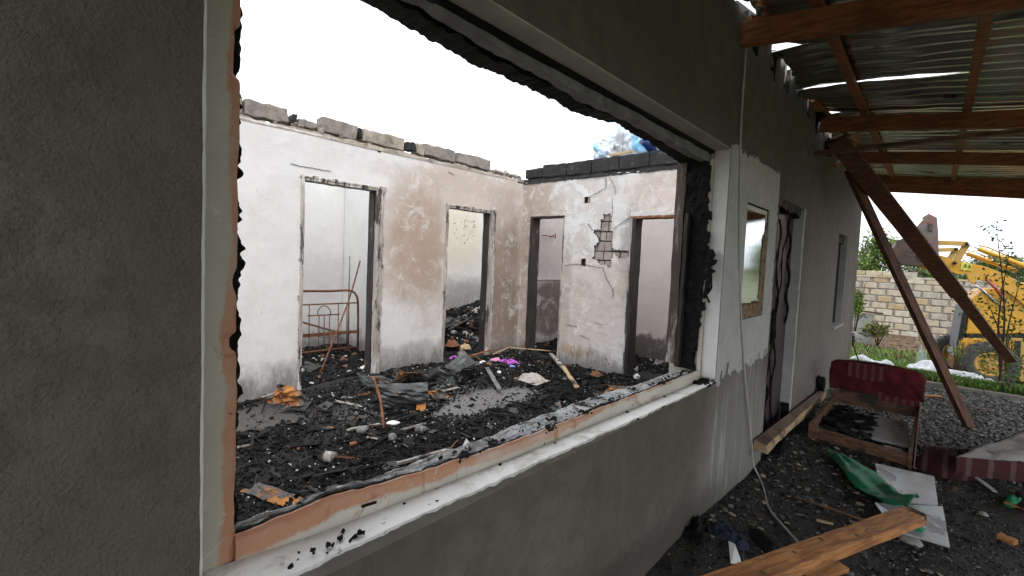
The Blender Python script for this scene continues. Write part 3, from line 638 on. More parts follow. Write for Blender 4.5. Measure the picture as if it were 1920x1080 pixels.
# small window in the white patch
sw = MB().box((-.03, 3.56, 2.035), (.05, .54, .035)).box((-.03, 3.308, 1.66), (.05, .035, .72)).box((-.03, 3.56, 1.287), (.05, .54, .035)).box((-.03, 3.815, 1.66), (.05, .035, .72))
sw.build('small_window_frame', MAT['pvc'], FW, bevel=.004)
fr = [o for o in FW.children if o.name == 'small_window_frame'][0]
MB().add([(-.05, 3.33, 1.3), (.004, 3.74, 1.3), (.004, 3.74, 2.015), (-.05, 3.33, 2.015)], [(0, 1, 2, 3)]).build('glass_pane', MAT['glass'], fr)
slab('burnt_trim', [MAT['burntstrip'], MAT['burntstrip']], 'x', .006, -.035, 3.33, 3.83, 1.262, 2.03, .014, lambda u, v: (u > 3.72+.012*fbm(v, 0, 0, 9) and v < 1.9+.1*nz(u, 0, 0, 9)) or v < 1.365+.01*nz(u, 0, 0, 12), disp=lambda u, v: .006*fbm(u, v, 0, 25), jit=.004, parent=fr)
# front door
dr = MB().box((-.105, 4.60, 1.0), (.05, .93, 2.36)); dr.box((-.08, 4.62, 1.52), (.012, .5, .7)); dr.box((-.08, 4.62, .45), (.012, .5, .8)); dr.build('door_leaf', MAT['door'], FW, bevel=.006)
dl = [o for o in FW.children if o.name == 'door_leaf'][0]
mb = MB()
for q, (ya, yb, za, zb, r_) in enumerate(((4.45, 4.62, 2.05, .2, .017), (4.75, 4.5, 2.0, .5, .013), (4.82, 4.95, 2.15, 1.1, .02), (4.4, 4.43, 1.0, .1, .024))):
    mb.tube([(-.062+.012*math.sin(k*.9+q), ya+(yb-ya)*math.sin(k/23*1.6)+.012*math.sin(k*1.7), za+(zb-za)*k/23) for k in range(24)], [r_*.55*(1+.6*nz(k, q, 0, .9)) for k in range(24)], 6)
for k in range(26): mb.rock((-.065, 4.5+.07*nz(k, 0, 0, 2), .95+.012*k), (.03, .05, .03), k, sub=1)
mb.build('melted_seal', MAT['char'], dl)
MB().box((-.042, 5.075, .97), (.08, .028, 2.42)).build('door_reveal', MAT['whitejamb'], FW)
slab('white_door_edge', [MAT['whitejamb'], MAT['whitejamb']], 'x', .007, -.007, 5.04, 5.13, .02, 2.2, .02, lambda u, v: u < 5.105+.012*fbm(v, 0, 0, 8) and u > 5.06, jit=.006, parent=FW)
slab('burnt_door_head', [MAT['charwood'], MAT['char']], 'x', -.02, -.16, 4.15, 5.07, 2.08, 2.198, .03, lambda u, v: v > 2.13+.03*fbm(u, 0, 0, 6), disp=lambda u, v: .015*fbm(u, v, 0, 9), jit=.01, parent=FW)
slab('charred_door_jamb', [MAT['char'], MAT['char']], 'x', -.02, -.16, 4.15, 4.26, .05, 2.15, .025, lambda u, v: u < 4.19+.03*fbm(v, 1, 0, 5), disp=lambda u, v: .02*fbm(u, v, 0, 12), jit=.01, parent=FW)
MB().box((-.03, 5.05, .17), (.08, .07, .28), (0, 0, .2), jit=.01).build('charred_block_end', MAT['char'], FW)
# far window
MB().box((-.06, 8.135, 1.48), (.12, .025, 1.27)).box((-.04, 7.72, .85), (.14, .85, .03)).build('far_window_reveal', MAT['whitejamb'], FW)
slab('far_window_char', [MAT['char'], MAT['char']], 'x', -.045, -.03, 7.3, 8.12, .87, 2.12, .035, lambda u, v: u < 7.5+.09*fbm(v, 0, 0, 3) or v > 2.02, disp=lambda u, v: .02*fbm(u, v, 0, 9), jit=.012, parent=FW)
slab('far_window_dark_sheet', [MAT['char'], MAT['char']], 'x', -.08, -.05, 7.3, 8.12, .87, 2.12, .2, lambda u, v: True, parent=FW)  # black sheet stands in for the unlit inside of the window
# end wall of the house beyond the corner
ew = thing('house_end_wall', 'far gable wall of the burnt house where the porch wall turns the corner', 'wall', (-3, YEND, 0))
MB().box((-3.6, YEND+.01, 1.3), (6.6, .25, 3.2)).build('cement_render', MAT['render'], ew)

# ------------------------------------------------------------------ house: back wall of the burnt room (parallel to the front wall)
BW = thing('back_wall', 'smoke stained white wall with two empty doorways and loose cinder blocks on top', 'wall', (X0, 3, 0))
D1 = (1.95, 2.85, -.3, 2.355); D2 = (3.87, 4.74, -.3, 2.275)
slab('plaster_face', [MAT['inner_white'], MAT['room_white'], MAT['mortar']], 'x', X0, -.15, -1.2, 8.0, -.3, 2.83, .05,
     lambda u, v: not rect(u, v, *D1) and not rect(u, v, *D2) and v < 2.81+.012*fbm(u, 0, 0, 4), (D1[0], D1[1], D2[0], D2[1], YC), (D1[3], D2[3]),
     lambda u, v: .006*fbm(u, v, 0, 1.6), .006, lambda u, v: v < 2.6, BW)
mb = MB(); n = 160; vs = []      # crumbly mortar bed on the wall top
for i in range(n+1):
    y = -1.2+9.2*i/n; h = 2.85+.022*fbm(y, 0, 0, 3)+.016*fbm(y, 0, 5, 12)
    vs += [(X0+.004, y, 2.80), (X0-.004+.008*fbm(y, 2, 0, 8), y, h), (X0-.15, y, h-.01), (X0-.155, y, 2.80)]
fs = [(4*i+k, 4*i+4+k, 4*i+4+(k+1) % 4, 4*i+(k+1) % 4) for i in range(n) for k in range(4)]
mb.add(vs, fs); mb.build('mortar_bed', MAT['mortar'], BW)
def py(px, ptop, x=X0): return at(px, ptop, 'x', x).y
def top_blocks(parent, spans, frac=.0):
    for (a, b, z0, z1, tilt, m_) in spans:
        mb = MB(); L_ = b-a
        mb.bar((X0-.075, a, (z0+z1)/2), (X0-.075, b, (z0+z1)/2+tilt), .15, z1-z0, segs=7, jit=.011)
        mb.build('cinder_block' if L_ > .2 else 'broken_block', MAT[m_], parent, bevel=.012)
sp = []
for (p0, p1, zt0, hb, m_) in ((459, 541, 3.01, .15, 'block'), (548, 556, 2.98, .1, 'blackblock'), (560, 601, 2.95, .07, 'block'), (604, 671, 3.03, .16, 'block'), (673, 679, 3.0, .1, 'blackblock'),
                           (682, 758, 3.02, .15, 'mortar'), (763, 781, 2.99, .1, 'blackblock'), (783, 796, 3.0, .12, 'mortar'), (799, 855, 3.03, .15, 'block'), (860, 922, 3.03, .15, 'block')):
    pp = 183+(p0-459)*.237; pq = 183+(p1-459)*.237
    sp.append((py(p0, pp), py(p1, pq), zt0-hb, zt0, rnd.uniform(-.012, .012), m_))
top_blocks(BW, sp)
top_blocks(BW, [(a, a+.38, 2.86, 3.02, .0, 'block') for a in (-1.1, -.68, -.25, .17, .6, 1.0)])
mb = MB()
for k in range(90):
    y = rnd.choice([rnd.uniform(1.2, 5.3), rnd.uniform(4.6, 5.4), rnd.uniform(1.8, 2.2)]); s_ = rnd.uniform(.02, .07)
    mb.box((X0-rnd.uniform(.01, .12), y, 2.88), (s_, s_, s_*.8), (rnd.random(), rnd.random(), rnd.random()*3), jit=s_*.2)
mb.build('mortar_rubble', MAT['mortar'], BW, kind='stuff')
def doorframe(parent, plane, val, d, depth, name='door_jamb', left=True, w_=.045):
    a, b, z0, z1 = d
    z0 = .02
    def bx(u0, u1, za, zb, m_, nm, proud=.012):
        mb = MB(); segs = 12
        if plane == 'x':
            c0 = (val+proud-(depth+proud)/2, (u0+u1)/2, za); c1 = (c0[0], c0[1], zb)
            if zb-za > u1-u0: mb.bar(c0, c1, depth+proud, u1-u0, up=(0, 1, 0), segs=segs, jit=.0035)
            else: mb.bar((c0[0], u0, (za+zb)/2), (c0[0], u1, (za+zb)/2), depth+proud, zb-za, segs=segs, jit=.0035)
        else:
            yv = val-proud+(depth+proud)/2
            if zb-za > u1-u0: mb.bar(((u0+u1)/2, yv, za), ((u0+u1)/2, yv, zb), depth+proud, u1-u0, up=(1, 0, 0), segs=segs, jit=.0035)
            else: mb.bar((u0, yv, (za+zb)/2), (u1, yv, (za+zb)/2), depth+proud, zb-za, segs=segs, jit=.0035)
        mb.build(nm, MAT[m_], parent)
    bx(a, a+.022, z0, z1-.02, 'jamb', name); bx(b-w_, b, z0, z1-.02, 'jamb', name); bx(b-w_-.014, b-w_, z0, z1-.03, 'charwood', 'door_stop', -.03)
    bx(a, b, z1-.026, z1-.001, 'jamb' if plane == 'x' else 'charwood', 'door_head')
    # chipped plaster rim standing proud round the opening
    m_ = 'jamb'
    if plane == 'x':
        slab('chipped_rim', [MAT[m_], MAT[m_]], 'x', val+.018, -.02, a-.03, b+.075, .1, z1+.03, .015,
             lambda u, v: (u > b+.004 and u < b+.05+.018*fbm(v, 0, 0, 7)) or (u < a-.003 and u > a-.018+.008*fbm(v, 3, 0, 9)) or (v > z1+.002 and v < z1+.018+.01*nz(u, 0, 0, 8)), (a, b), (z1,), jit=.005, parent=parent)
doorframe(BW, 'x', X0, D1, .15); doorframe(BW, 'x', X0, D2, .15)

# ------------------------------------------------------------------ house: cross wall at the end of the room
CW = thing('cross_wall', 'cracked white end wall with soot black blocks on top and a broken plaster hole', 'wall', (-2.1, YC, 0))
D3 = (-3.73, -3.07, -.3, 2.26); D4 = (-1.95, -1.02, -.3, 2.215)
hole_px = [(1130, 404), (1147, 402), (1147, 432), (1148, 462), (1158, 470), (1195, 472), (1194, 485), (1160, 483), (1150, 478), (1147, 502), (1128, 494), (1111, 484), (1118, 460), (1122, 448), (1114, 433), (1128, 428)]
hole = [(at(px, py_, 'y', YC).x, at(px, py_, 'y', YC).z) for px, py_ in hole_px]
def inpoly(x, y, P):
    c = False
    for i in range(len(P)):
        (x1, y1), (x2, y2) = P[i], P[i-1]
        if (y1 > y) != (y2 > y) and x < (x2-x1)*(y-y1)/(y2-y1)+x1: c = not c
    return c
sq = [(at(1096, 369, 'y', YC).x, at(1107, 369, 'y', YC).x, at(1100, 381, 'y', YC).z, at(1100, 369, 'y', YC).z), (at(1090, 486, 'y', YC).x, at(1099, 486, 'y', YC).x, at(1095, 499, 'y', YC).z, at(1095, 485, 'y', YC).z)]
def cmask(u, v):
    if rect(u, v, *D3) or rect(u, v, *D4): return False
    if u < -1.9 and u > -3.0 and inpoly(u+.025*nz(u, v, 0, 9), v+.025*nz(u, v, 5, 9), hole): return False
    for q in sq:
        if rect(u, v, *q): return False
    return v < 2.80+.03*fbm(u, 0, 0, 5)-.01
slab('plaster_face', [MAT['cross_white'], MAT['darkjoint']], 'y', YC, .035, X0+.002, -.3, -.3, 2.83, .028, cmask, (D3[0], D3[1], D4[0], D4[1], *sq[0][:2], *sq[1][:2]), (D3[3], D4[3], *sq[0][2:], *sq[1][2:]),
     lambda u, v: .006*fbm(u, v, 0, 1.6)+.004*fbm(u, v, 3, 6), .009, lambda u, v: not (-3 < u < -1.96 and 1.4 < v < 2.4) and v < 2.7, CW)
slab('wall_core', [MAT['darkjoint'], MAT['room_pink'], MAT['mortar']], 'y', YC+.055, .11, X0+.002, -.3, -.3, 2.8, .2, lambda u, v: not rect(u, v, *D3) and not rect(u, v, *D4), (D3[0], D3[1], D4[0], D4[1]), (D3[3], D4[3]), parent=CW)
x0b, x1b = min(p[0] for p in hole)-.06, -2.06
row = 0; z = 1.5
while z < 2.42:
    hh = .12+.02*rnd.random(); x = x0b-(.09 if row % 2 else 0)
    while x < x1b:
        wb = min(rnd.uniform(.1, .16), -1.96-x)
        MB().box((x+wb/2, YC+.045+rnd.uniform(0, .012), z+hh/2), (wb-.014, .05, hh-.014), (0, 0, rnd.uniform(-.05, .05)), jit=.004).build('stone', MAT['brick'], CW, bevel=.006)
        x += wb
    z += hh; row += 1
# soot black blocks and concrete band on the top
jx = [at(px, 309-(px-1060)*.118, 'y', YC).x for px in (984, 1018, 1064, 1110, 1162, 1219, 1287)]+[-.9, -.48]
jx = [X0+.03]+[v for v in jx if v > X0+.1]
for a, b in zip(jx[:-1], jx[1:]):
    MB().bar((a+.006, YC+.07, 2.935+rnd.uniform(-.01, .01)), (b-.006, YC+.07, 2.935), .17, .19 if a > -3.7 else .14, segs=5, jit=.006).build('sooty_block', MAT['blackblock'], CW, bevel=.012)
mb = MB(); n = 110; vs = []
for i in range(n+1):
    x = X0+.002+(3.6)*i/n; lo = 2.775+.012*fbm(x, 0, 0, 4)+.008*nz(x, 3, 0, 18); yy = YC-.012-.012*fbm(x, 5, 0, 9)
    vs += [(x, yy, lo), (x, YC+.17, lo), (x, YC+.17, 2.85), (x, yy+.02, 2.85+.008*nz(x, 0, 0, 11))]
mb.add(vs, [(4*i+k, 4*i+(k+1) % 4, 4*i+4+(k+1) % 4, 4*i+4+k) for i in range(n) for k in range(4)]); mb.build('concrete_band', MAT['blackblock'], CW)
doorframe(CW, 'y', YC, D3, .165, w_=.02)
MB().bar((-3.69, YC+.07, .02), (-3.705, YC+.07, 2.23), .19, .045, up=(1, 0, 0), segs=16, jit=.005).build('door_jamb', MAT['charwood'], CW)
MB().bar((-1.93, YC+.05, .02), (-1.93, YC+.05, 2.19), .20, .04, up=(1, 0, 0), segs=16, jit=.004).build('door_jamb', MAT['charwood'], CW)
MB().bar((-1.965, YC-.012, .02), (-1.965, YC-.012, 1.85), .02, .05, up=(1, 0, 0), segs=16, jit=.004).build('door_jamb', MAT['jamb'], CW)
MB().bar((-1.95, YC+.06, 2.2), (-1.02, YC+.06, 2.2), .2, .03, segs=16, jit=.004).build('door_head', MAT['rust'], CW)
slab('white_plaster_lip', [MAT['paint_white'], MAT['paint_white']], 'y', YC-.014, .014, -2.0, -1.0, 2.215, 2.33, .02, lambda u, v: v < 2.27+.02*fbm(u, 0, 0, 5), jit=.006, parent=CW)
# cracks: dark bars laid on the plaster in place of shaded open seams
def crack(pts, wd=.006):
    P = [at(px, py_, 'y', YC) for px, py_ in pts]; pts2 = []
    for a, b in zip(P[:-1], P[1:]):
        n_ = max(2, int((b-a).length/.025))
        for i in range(n_): pts2.append(a.lerp(b, i/n_)+Vector((rnd.uniform(-.006, .006), 0, rnd.uniform(-.006, .006))))
    pts2.append(P[-1]); mb = MB()
    for a, b in zip(pts2[:-1], pts2[1:]):
        ww = wd*.7*rnd.uniform(.3, 1.4); mb.bar((a.x, YC-.0075, a.z), (b.x, YC-.0075, b.z), ww, .006, up=(0, 1, 0))
    mb.build('crack', MAT['darkjoint'], CW)
crack([(1148, 318), (1137, 331), (1137, 352), (1128, 357), (1108, 367)]); crack([(1141, 325), (1153, 350), (1155, 365)], .004)
crack([(1149, 372), (1149, 402)], .004); crack([(1104, 420), (1112, 432)]); crack([(1150, 430), (1170, 415), (1188, 405)], .004)
crack([(1060, 497), (1085, 495), (1110, 499), (1128, 502)], .005); crack([(1130, 500), (1137, 520), (1150, 545), (1150, 560)], .006)
crack([(1060, 608), (1082, 612)], .007); crack([(1088, 628), (1106, 636)], .005); crack([(1136, 672), (1144, 684)], .006); crack([(1115, 604), (1130, 608)], .004)
def crackx(pts, wd=.005):
    P = [at(px, py_, 'x', X0) for px, py_ in pts]; mb = MB()
    for a, b in zip(P[:-1], P[1:]):
        n_ = max(2, int((b-a).length/.04)); q = [a.lerp(b, i/n_)+Vector((0, rnd.uniform(-.004, .004), rnd.uniform(-.006, .006))) for i in range(n_+1)]
        for c_, d_ in zip(q[:-1], q[1:]): mb.bar((X0+.0065, c_.y, c_.z), (X0+.0065, d_.y, d_.z), wd, .005, up=(1, 0, 0))
    mb.build('crack', MAT['darkjoint'], BW)
crackx([(545, 307), (570, 313), (620, 321)], .004); crackx([(840, 322), (852, 328)], .004)

# rooms behind
RW = thing('rear_outer_wall', 'pale rear wall seen through the two left doorways, speckled with bullet holes on the right', 'wall', (-6.1, 4, 0))
slab('plaster_face', [MAT['room_white'], MAT['mortar']], 'x', -6.0, -.15, -1.2, 8.1, -.3, 2.8, .25, lambda u, v: True, parent=RW)
mb = MB()
for k in range(46):
    y = rnd.gauss(6.05, .25); z = rnd.gauss(2.15, .22)
    if z > 2.7: continue
    r_ = rnd.choice([.006, .008, .012, .018]); mb.tube([(-5.997, y, z), (-5.992, y, z)], [r_, r_*.8], 7)
mb.build('bullet_hole', MAT['mortar'], RW, kind='stuff')
PT = thing('partition_wall', 'pale partition between the two rooms behind the bed frame', 'wall', (-5, 3.5, 0))
MB().box((-5.03, 3.5, 1.25), (1.9, .12, 3.1)).build('plaster_face', MAT['room_white'], PT)
PK = thing('pinkish_wall', 'pinkish scorched wall seen through the right doorway of the cross wall', 'wall', (-2, 6.8, 0))
slab('plaster_face', [MAT['room_pink'], MAT['mortar']], 'y', 6.8, .15, X0, -.3, -.3, 2.8, .2, lambda u, v: True, parent=PK)
MB().bar((-1.5, 6.78, .1), (-1.47, 6.78, 1.2), .04, .03, up=(0, 1, 0)).build('rusty_pipe', MAT['rust'], PK)
MB().box((-1.79, 6.795, 1.42), (.05, .02, .12)).build('switch_hole', MAT['char'], PK)
MB().bar((X0+.012, 5.6, 1.26), (X0+.012, 6.75, 1.26), .02, .03).build('pale_rail', MAT['paint_white'], BW)
MB().bar((X0+.02, 5.9, 2.0), (X0+.1, 6.15, 1.99), .01, .015).tube([(X0+.02, 6.1, 1.98), (X0+.06, 6.2, 2.04), (X0+.02, 6.26, 1.97)], .008, 5).build('bent_wall_hook', MAT['rust'], BW)

# ------------------------------------------------------------------ porch roof
PR = thing('porch_roof', 'corrugated metal porch roof on red brown timber rafters, buckled by the fire', 'roof', (0, 3, 2.8))
rz = lambda x: 3.19-.13*x
def beam(y, zb, h, x0=.0, x1=4.6, wd=.055, name='rafter', m_='rafter', sk=0):
    MB().bar((x0, y, zb+h/2-.0), (x1, y+sk, zb+h/2-.128*(x1-x0)), wd, h, segs=10, jit=.0025).build(name, MAT[m_], PR, bevel=.004)
beam(2.96, 2.955, .145, .0); beam(5.35, 2.985, .135, .03); beam(7.15, 3.0, .135, .08); beam(9.1, 3.02, .14, .10); beam(9.28, 2.92, .13, .16, m_='rafter'); beam(.62, 2.96, .14); beam(-1.8, 2.96, .14)
for x_ in (.38, 1.055, 1.9, 2.75, 3.6, 4.5):
    MB().bar((x_, -2.4, rz(x_)-.045), (x_+.0, 9.5, rz(x_)-.045), .05, .05, segs=24, jit=.003).build('purlin', MAT['rafter'], PR)
yb = -2.5; k = 0
while yb < 9.5:
    wd = .88; nx, ny = 46, 128
    xs = np.linspace(-.08, 4.7, nx); V = []  # unseen outer and rear reach of the roof lengthened to darken the porch
    sag = rnd.uniform(0, 1)
    x0s = -.06+.10*rnd.random()
    for x in xs:
        for j in range(ny+1):
            y = yb+(wd+.05)*j/ny
            burnt = math.exp(-((x-.35)/.65)**2)*math.exp(-((y-4.2)/2.6)**2)
            z = rz(x)+.019*math.tanh(1.7*math.sin(2*math.pi*(y-yb)/.1467))*(1-.4*burnt)
            z += burnt*(.03*fbm(x, y, k, 1.7)+.016*fbm(x, y, k*3, 5)) + .01*nz(x, y, k, 1.1)
            e = (j/ny)
            z += .012*(1 if k % 2 else 0)
            mid = math.exp(-((x-.78)/.2)**2)
            if k in (7, 11): z += .022*mid*max(0, (e-.75)/.25)**2
            if k in (8, 12): z += -.012*mid*max(0, (.2-e)/.2)**2
            xx = x
            if x < .5:
                edge = x0s+.09*nz(y, k, 0, 2.3)+.04*nz(y, k, 4, 9)
                xx = edge+(x+.08)*(.5-edge)/.58
                z += (.5-x)**2*.35*fbm(y, k, 2, 1.4)
            V.append((xx, y, z))
    n1 = ny+1; Fc = np.array([(i*n1+j, (i+1)*n1+j, (i+1)*n1+j+1, i*n1+j+1) for i in range(nx-1) for j in range(ny)])
    o = fresh('corrugated_sheet', MAT['galv'], np.array(V), Fc, parent=PR, smooth=True)
    yb += wd; k += 1
# splintered ends and hanging strips under the roof by the wall
for a, b, wd in (((.02, 3.0, 3.13), (.12, 3.3, 3.2), .05), ((.0, 5.0, 3.2), (.12, 5.5, 3.12), .06), ((.1, 5.6, 2.95), (.16, 6.6, 3.1), .05), ((.05, 6.2, 2.8), (.15, 7.0, 3.1), .05)):
    MB().bar(a, b, wd, .03, segs=3, jit=.008).build('splintered_batten', MAT['pine'], PR)
for (a, s_) in (((.02, 5.32, 3.15), (.1, .22, .1)), ((.03, 5.9, 2.95), (.06, .2, .2))):
    MB().rock(a, s_, seed=a[1], rough=.6).build('charred_lump', MAT['char'], PR)
def atz(px, py_, zc):
    d = _f + _r*((px-960)/F_PX) - _u*((py_-PPY)/F_PX); return EYE + d*zc
o = board('loose_plank', 'darkpine', at(1527, 288, 'y', 5.0), at(1990, 238, 'y', 5.02), .085, .032, segs=10, jit=.002)
tag(o, 'thin loose plank lying slanted just under the porch rafters', 'plank')
a = at(1568, 262, 'y', 5.15); b = atz(1896, 678, 6.1); d = b-a
mb = MB().bar(a, a+d*.62, .04, .155, up=(0.3, -.6, .5), segs=6, jit=.002)
mb.bar(a+d*.615, b, .04, .125, up=(.3, -.6, .5), segs=5, taper=.8, jit=.003)
tag(mb.build('broken_board', MAT['prop'], None, bevel=.003), 'wide dark broken board hanging from the rafters in front of the digger', 'board')
MB()
b = at(1818, 803, 'z', 0); a = at(1592, 318, 'y', 5.7)
tag(board('leaning_prop', 'prop', a, b, .055, .085, up=(-.6, -.7, .3), segs=10, jit=.0015), 'slim square timber prop leaning down from the roof to the gravel', 'timber prop')

# cable hanging down the front wall
pts = [(.02, 3.0, 3.0), (.014, 3.02, 2.5), (.016, 3.1, 2.0), (.014, 3.22, 1.5), (.016, 3.4, 1.0), (.016, 3.55, .7), (.02, 3.72, .35), (.03, 3.8, .12), (.08, 3.78, .035), (.16, 3.6, .025), (.25, 3.35, .03), (.36, 3.2, .03), (.47, 3.07, .025), (.5, 2.98, .02)]
def cat(pts, n=8):
    P = [Vector(p) for p in pts]; out = []
    for i in range(len(P)-1):
        p0, p1, p2, p3 = P[max(i-1, 0)], P[i], P[i+1], P[min(i+2, len(P)-1)]
        for k in range(n):
            t_ = k/n; out.append(.5*((2*p1)+(-p0+p2)*t_+(2*p0-5*p1+4*p2-p3)*t_*t_+(-p0+3*p1-3*p2+p3)*t_**3))
    return out+[P[-1]]
tag(MB().tube(cat(pts), .0065, 7).build('hanging_cable', MAT['cable'], None), 'pale cable hanging down the wall and curling over the ground', 'cable')

# ------------------------------------------------------------------ porch: burnt sofa bed
SB = thing('sofa_bed', 'burnt wooden sofa base with a crimson blanket thrown over its low back', 'sofa', (.55, 5.6, 0))
MB().box((.215, 5.03, .085), (.07, .045, .19)).build('front_post', MAT['darkpine'], SB, bevel=.004)
MB().bar((.25, 5.03, .10), (.90, 5.0, .075), .03, .10, segs=8, jit=.002).build('front_rail', MAT['darkpine'], SB, bevel=.003)
MB().bar((.20, 5.05, .12), (.22, 6.2, .17), .03, .13, segs=8, jit=.002).build('left_rail', MAT['darkpine'], SB, bevel=.003)
MB().bar((.905, 4.97, .07), (.925, 6.2, .2), .03, .15, segs=8, jit=.002).build('right_rail', MAT['darkpine'], SB, bevel=.003)
ribbon('striped_side_cover', MAT['pinkstripes'], 'x', .93, .008, 5.0, 6.2, 60, lambda u: .02+.1*(u-5)+.006*nz(u, 0, 0, 9), lambda u: .155+.12*(u-5)+.003*nz(u, 0, 0, 14), 'u', 3, lambda u, v, k: .004*nz(u, v, 0, 20), SB)
MB().bar((.21, 6.2, .25), (.92, 6.2, .26), .03, .2, segs=6, jit=.002).build('back_board', MAT['darkpine'], SB, bevel=.004)
MB().box((.66, 5.62, .115), (.42, .75, .02), (.03, -.02, .05)).build('pale_seat_board', MAT['whiteboard'], SB, bevel=.003)
MB().box((.34, 5.5, .10), (.24, .9, .02), (.0, .06, .0)).build('charred_seat_board', MAT['char'], SB)
MB().box((.80, 5.10, .10), (.12, .12, .01), (.0, .06, .3)).build('wet_sheet', MAT['whiteboard'], SB)
mb = MB()
for k in range(70):
    x, y = rnd.uniform(.25, .6), rnd.uniform(5.08, 6.1); s_ = rnd.uniform(.02, .08)
    mb.box((x, y, .13+.01*rnd.random()), (s_, s_*1.8, .012), (rnd.uniform(-.3, .3), rnd.uniform(-.3, .3), rnd.random()*3), jit=s_*.1)
mb.build('charred_scraps', MAT['char'], SB, kind='stuff')
nu, nv = 50, 26; vs = []
for i in range(nu+1):
    for j in range(nv+1):
        a = i/nu; b = j/nv
        x = .17+.79*a+.015*nz(b, 0, 0, 5); arc = .95*b
        bot = .03+.05*nz(a, 0, 0, 4)-(.03 if a < .1 else 0)
        zt = .60+.035*math.sin(a*3.0)-.05*max(0, (a-.9)/.1)**2-.03*max(0, (.06-a)/.06)
        if b < .75: t_ = b/.75; y = 6.16-.03*math.sin(t_*2.5); z = .30+bot*1.0+(zt-.30-bot)*t_
        else: t_ = (b-.75)/.25; ang = t_*math.pi; y = 6.16+.07*(1-math.cos(ang))*.9; z = zt+.035*math.sin(ang)-.1*t_*t_
        f_ = .016*fbm(x, z, 2, 7)+.007*math.sin(x*30+fbm(x, z, 0, 4)*7)*(1-b*.6)
        vs.append((x, y-f_, z+f_*.3))
mb = MB(); mb.add(vs, [(i*(nv+1)+j, (i+1)*(nv+1)+j, (i+1)*(nv+1)+j+1, i*(nv+1)+j+1) for i in range(nu) for j in range(nv)], sm=True)
mb.build('crimson_blanket', MAT['redcloth'], SB, solid=.012)
ribbon('striped_back_cover', MAT['stripes'], 'y', 6.12, .012, .33, .66, 50, lambda u: .47+.01*nz(u, 0, 0, 6)+.25*(u-.5)**2*3, lambda u: .632, 'u', 4, lambda u, v, k: .006*nz(u, v, 0, 18)-.01, SB)
ribbon('striped_fringe', MAT['stripes'], 'y', 6.15, .012, .6, .93, 40, lambda u: .27+.012*nz(u, 0, 0, 12), lambda u: .36, 'u', 3, lambda u, v, k: .006*nz(u, v, 0, 18), SB)
tag(MB().rock((.04, 6.5, .24), (.1, .16, .26), seed=3, rough=.4).build('charred_stump', MAT['char'], None), 'black rounded charred lump against the wall by the sofa', 'charred lump')
# long split beam along the wall
mb = MB(); n = 26; vs = []
for i in range(n+1):
    t_ = i/n; y = 3.84+2.7*t_; z = .21-.1*t_; k = .006*nz(y, 0, 0, 6)
    vs += [(.005+.03*t_, y, z), (.105+k+.012*nz(y, 3, 0, 3), y, z-.01), (.098+k, y, z+.055+.015*nz(y, 5, 0, 4)), (.015+.03*t_, y, z+.075)]
mb.add(vs, [(4*i+k, 4*i+(k+1) % 4, 4*i+4+(k+1) % 4, 4*i+4+k) for i in range(n) for k in (0, 1, 3)]+[(3, 2, 1, 0), (4*n, 4*n+1, 4*n+2, 4*n+3)], 0)
mb.add(vs, [(4*i+2, 4*i+3, 4*i+7, 4*i+6) for i in range(n)], 1)
tag(mb.build('split_beam', [MAT['palepine'], MAT['darkpine']], None), 'long timber split along its pale edge, propped against the foot of the wall', 'timber')
tag(MB().bar((.06, 4.35, .0), (.08, 4.4, .14), .08, .06, segs=2, jit=.005).build('charred_chunk', MAT['char'], None), 'charred wood chunk under the near end of the long split timber', 'wood chunk')
# big squared timber in the foreground
a = at(1225, 1150, 'z', .33); b = at(1715, 966, 'z', .17)
bt = board('squared_timber', 'pine', a, b, .115, .06, segs=16, bevel=.004); tag(bt, 'thick orange squared timber lying over the green cloth with a charred tip', 'timber')
d_ = (b-a).normalized()
L_ = (b-a).length; mb = MB().bar((L_-.045, .0, -.001), (L_+.05, .015, -.004), .121, .066, taper=.78, segs=5, jit=.006)
ct = mb.build('charred_tip', MAT['char'], None, bevel=.006)
for v in ct.data.vertices: v.co += WLOC[ct.name]
ct.parent = bt; ct.location = (0, 0, 0)
for (u_, v_, r_) in ((.22, .02, .010), (.62, -.03, .012), (.93, .01, .009), (1.2, .03, .012), (1.45, -.02, .010)):
    kn = MB().tube([(u_, v_, .0295), (u_, v_, .0312)], [r_*1.3, r_*1.2], 10).build('knot', MAT['darkpine'], None)
    for v in kn.data.vertices: v.co += WLOC[kn.name]
    kn.parent = bt; kn.location = (0, 0, 0)
# ground board in two pieces, green cloth
def quadslab(name, px4, z, th, m_, parent=None, zz=None):
    P = [at(p[0], p[1], 'z', z if zz is None else zz[i]) for i, p in enumerate(px4)]
    return MB().prism(P, (0, 0, -th)).build(name, MAT[m_], parent, bevel=.002)
wb = thing('white_board', 'scuffed white sheet of board on the ground, broken in two beside the green cloth', 'board', (.95, 4.3, 0))
quadslab('board_piece', [(1640, 868), (1752, 893), (1759, 946), (1655, 938)], .055, .012, 'whiteboard', wb)
quadslab('board_piece', [(1640, 942), (1768, 949), (1781, 1024), (1672, 992)], .07, .012, 'whiteboard', wb)
top = [(1548, 842), (1580, 856), (1612, 870), (1640, 882), (1662, 905), (1682, 925), (1702, 938), (1722, 948)]
bot = [(1552, 856), (1572, 874), (1586, 896), (1604, 914), (1622, 926), (1645, 944), (1664, 956), (1700, 972)]
nu, nv = 60, 20; vs = []
def lerpP(P, t_):
    q = t_*(len(P)-1); i = min(int(q), len(P)-2); f_ = q-i; return (P[i][0]+(P[i+1][0]-P[i][0])*f_, P[i][1]+(P[i+1][1]-P[i][1])*f_)
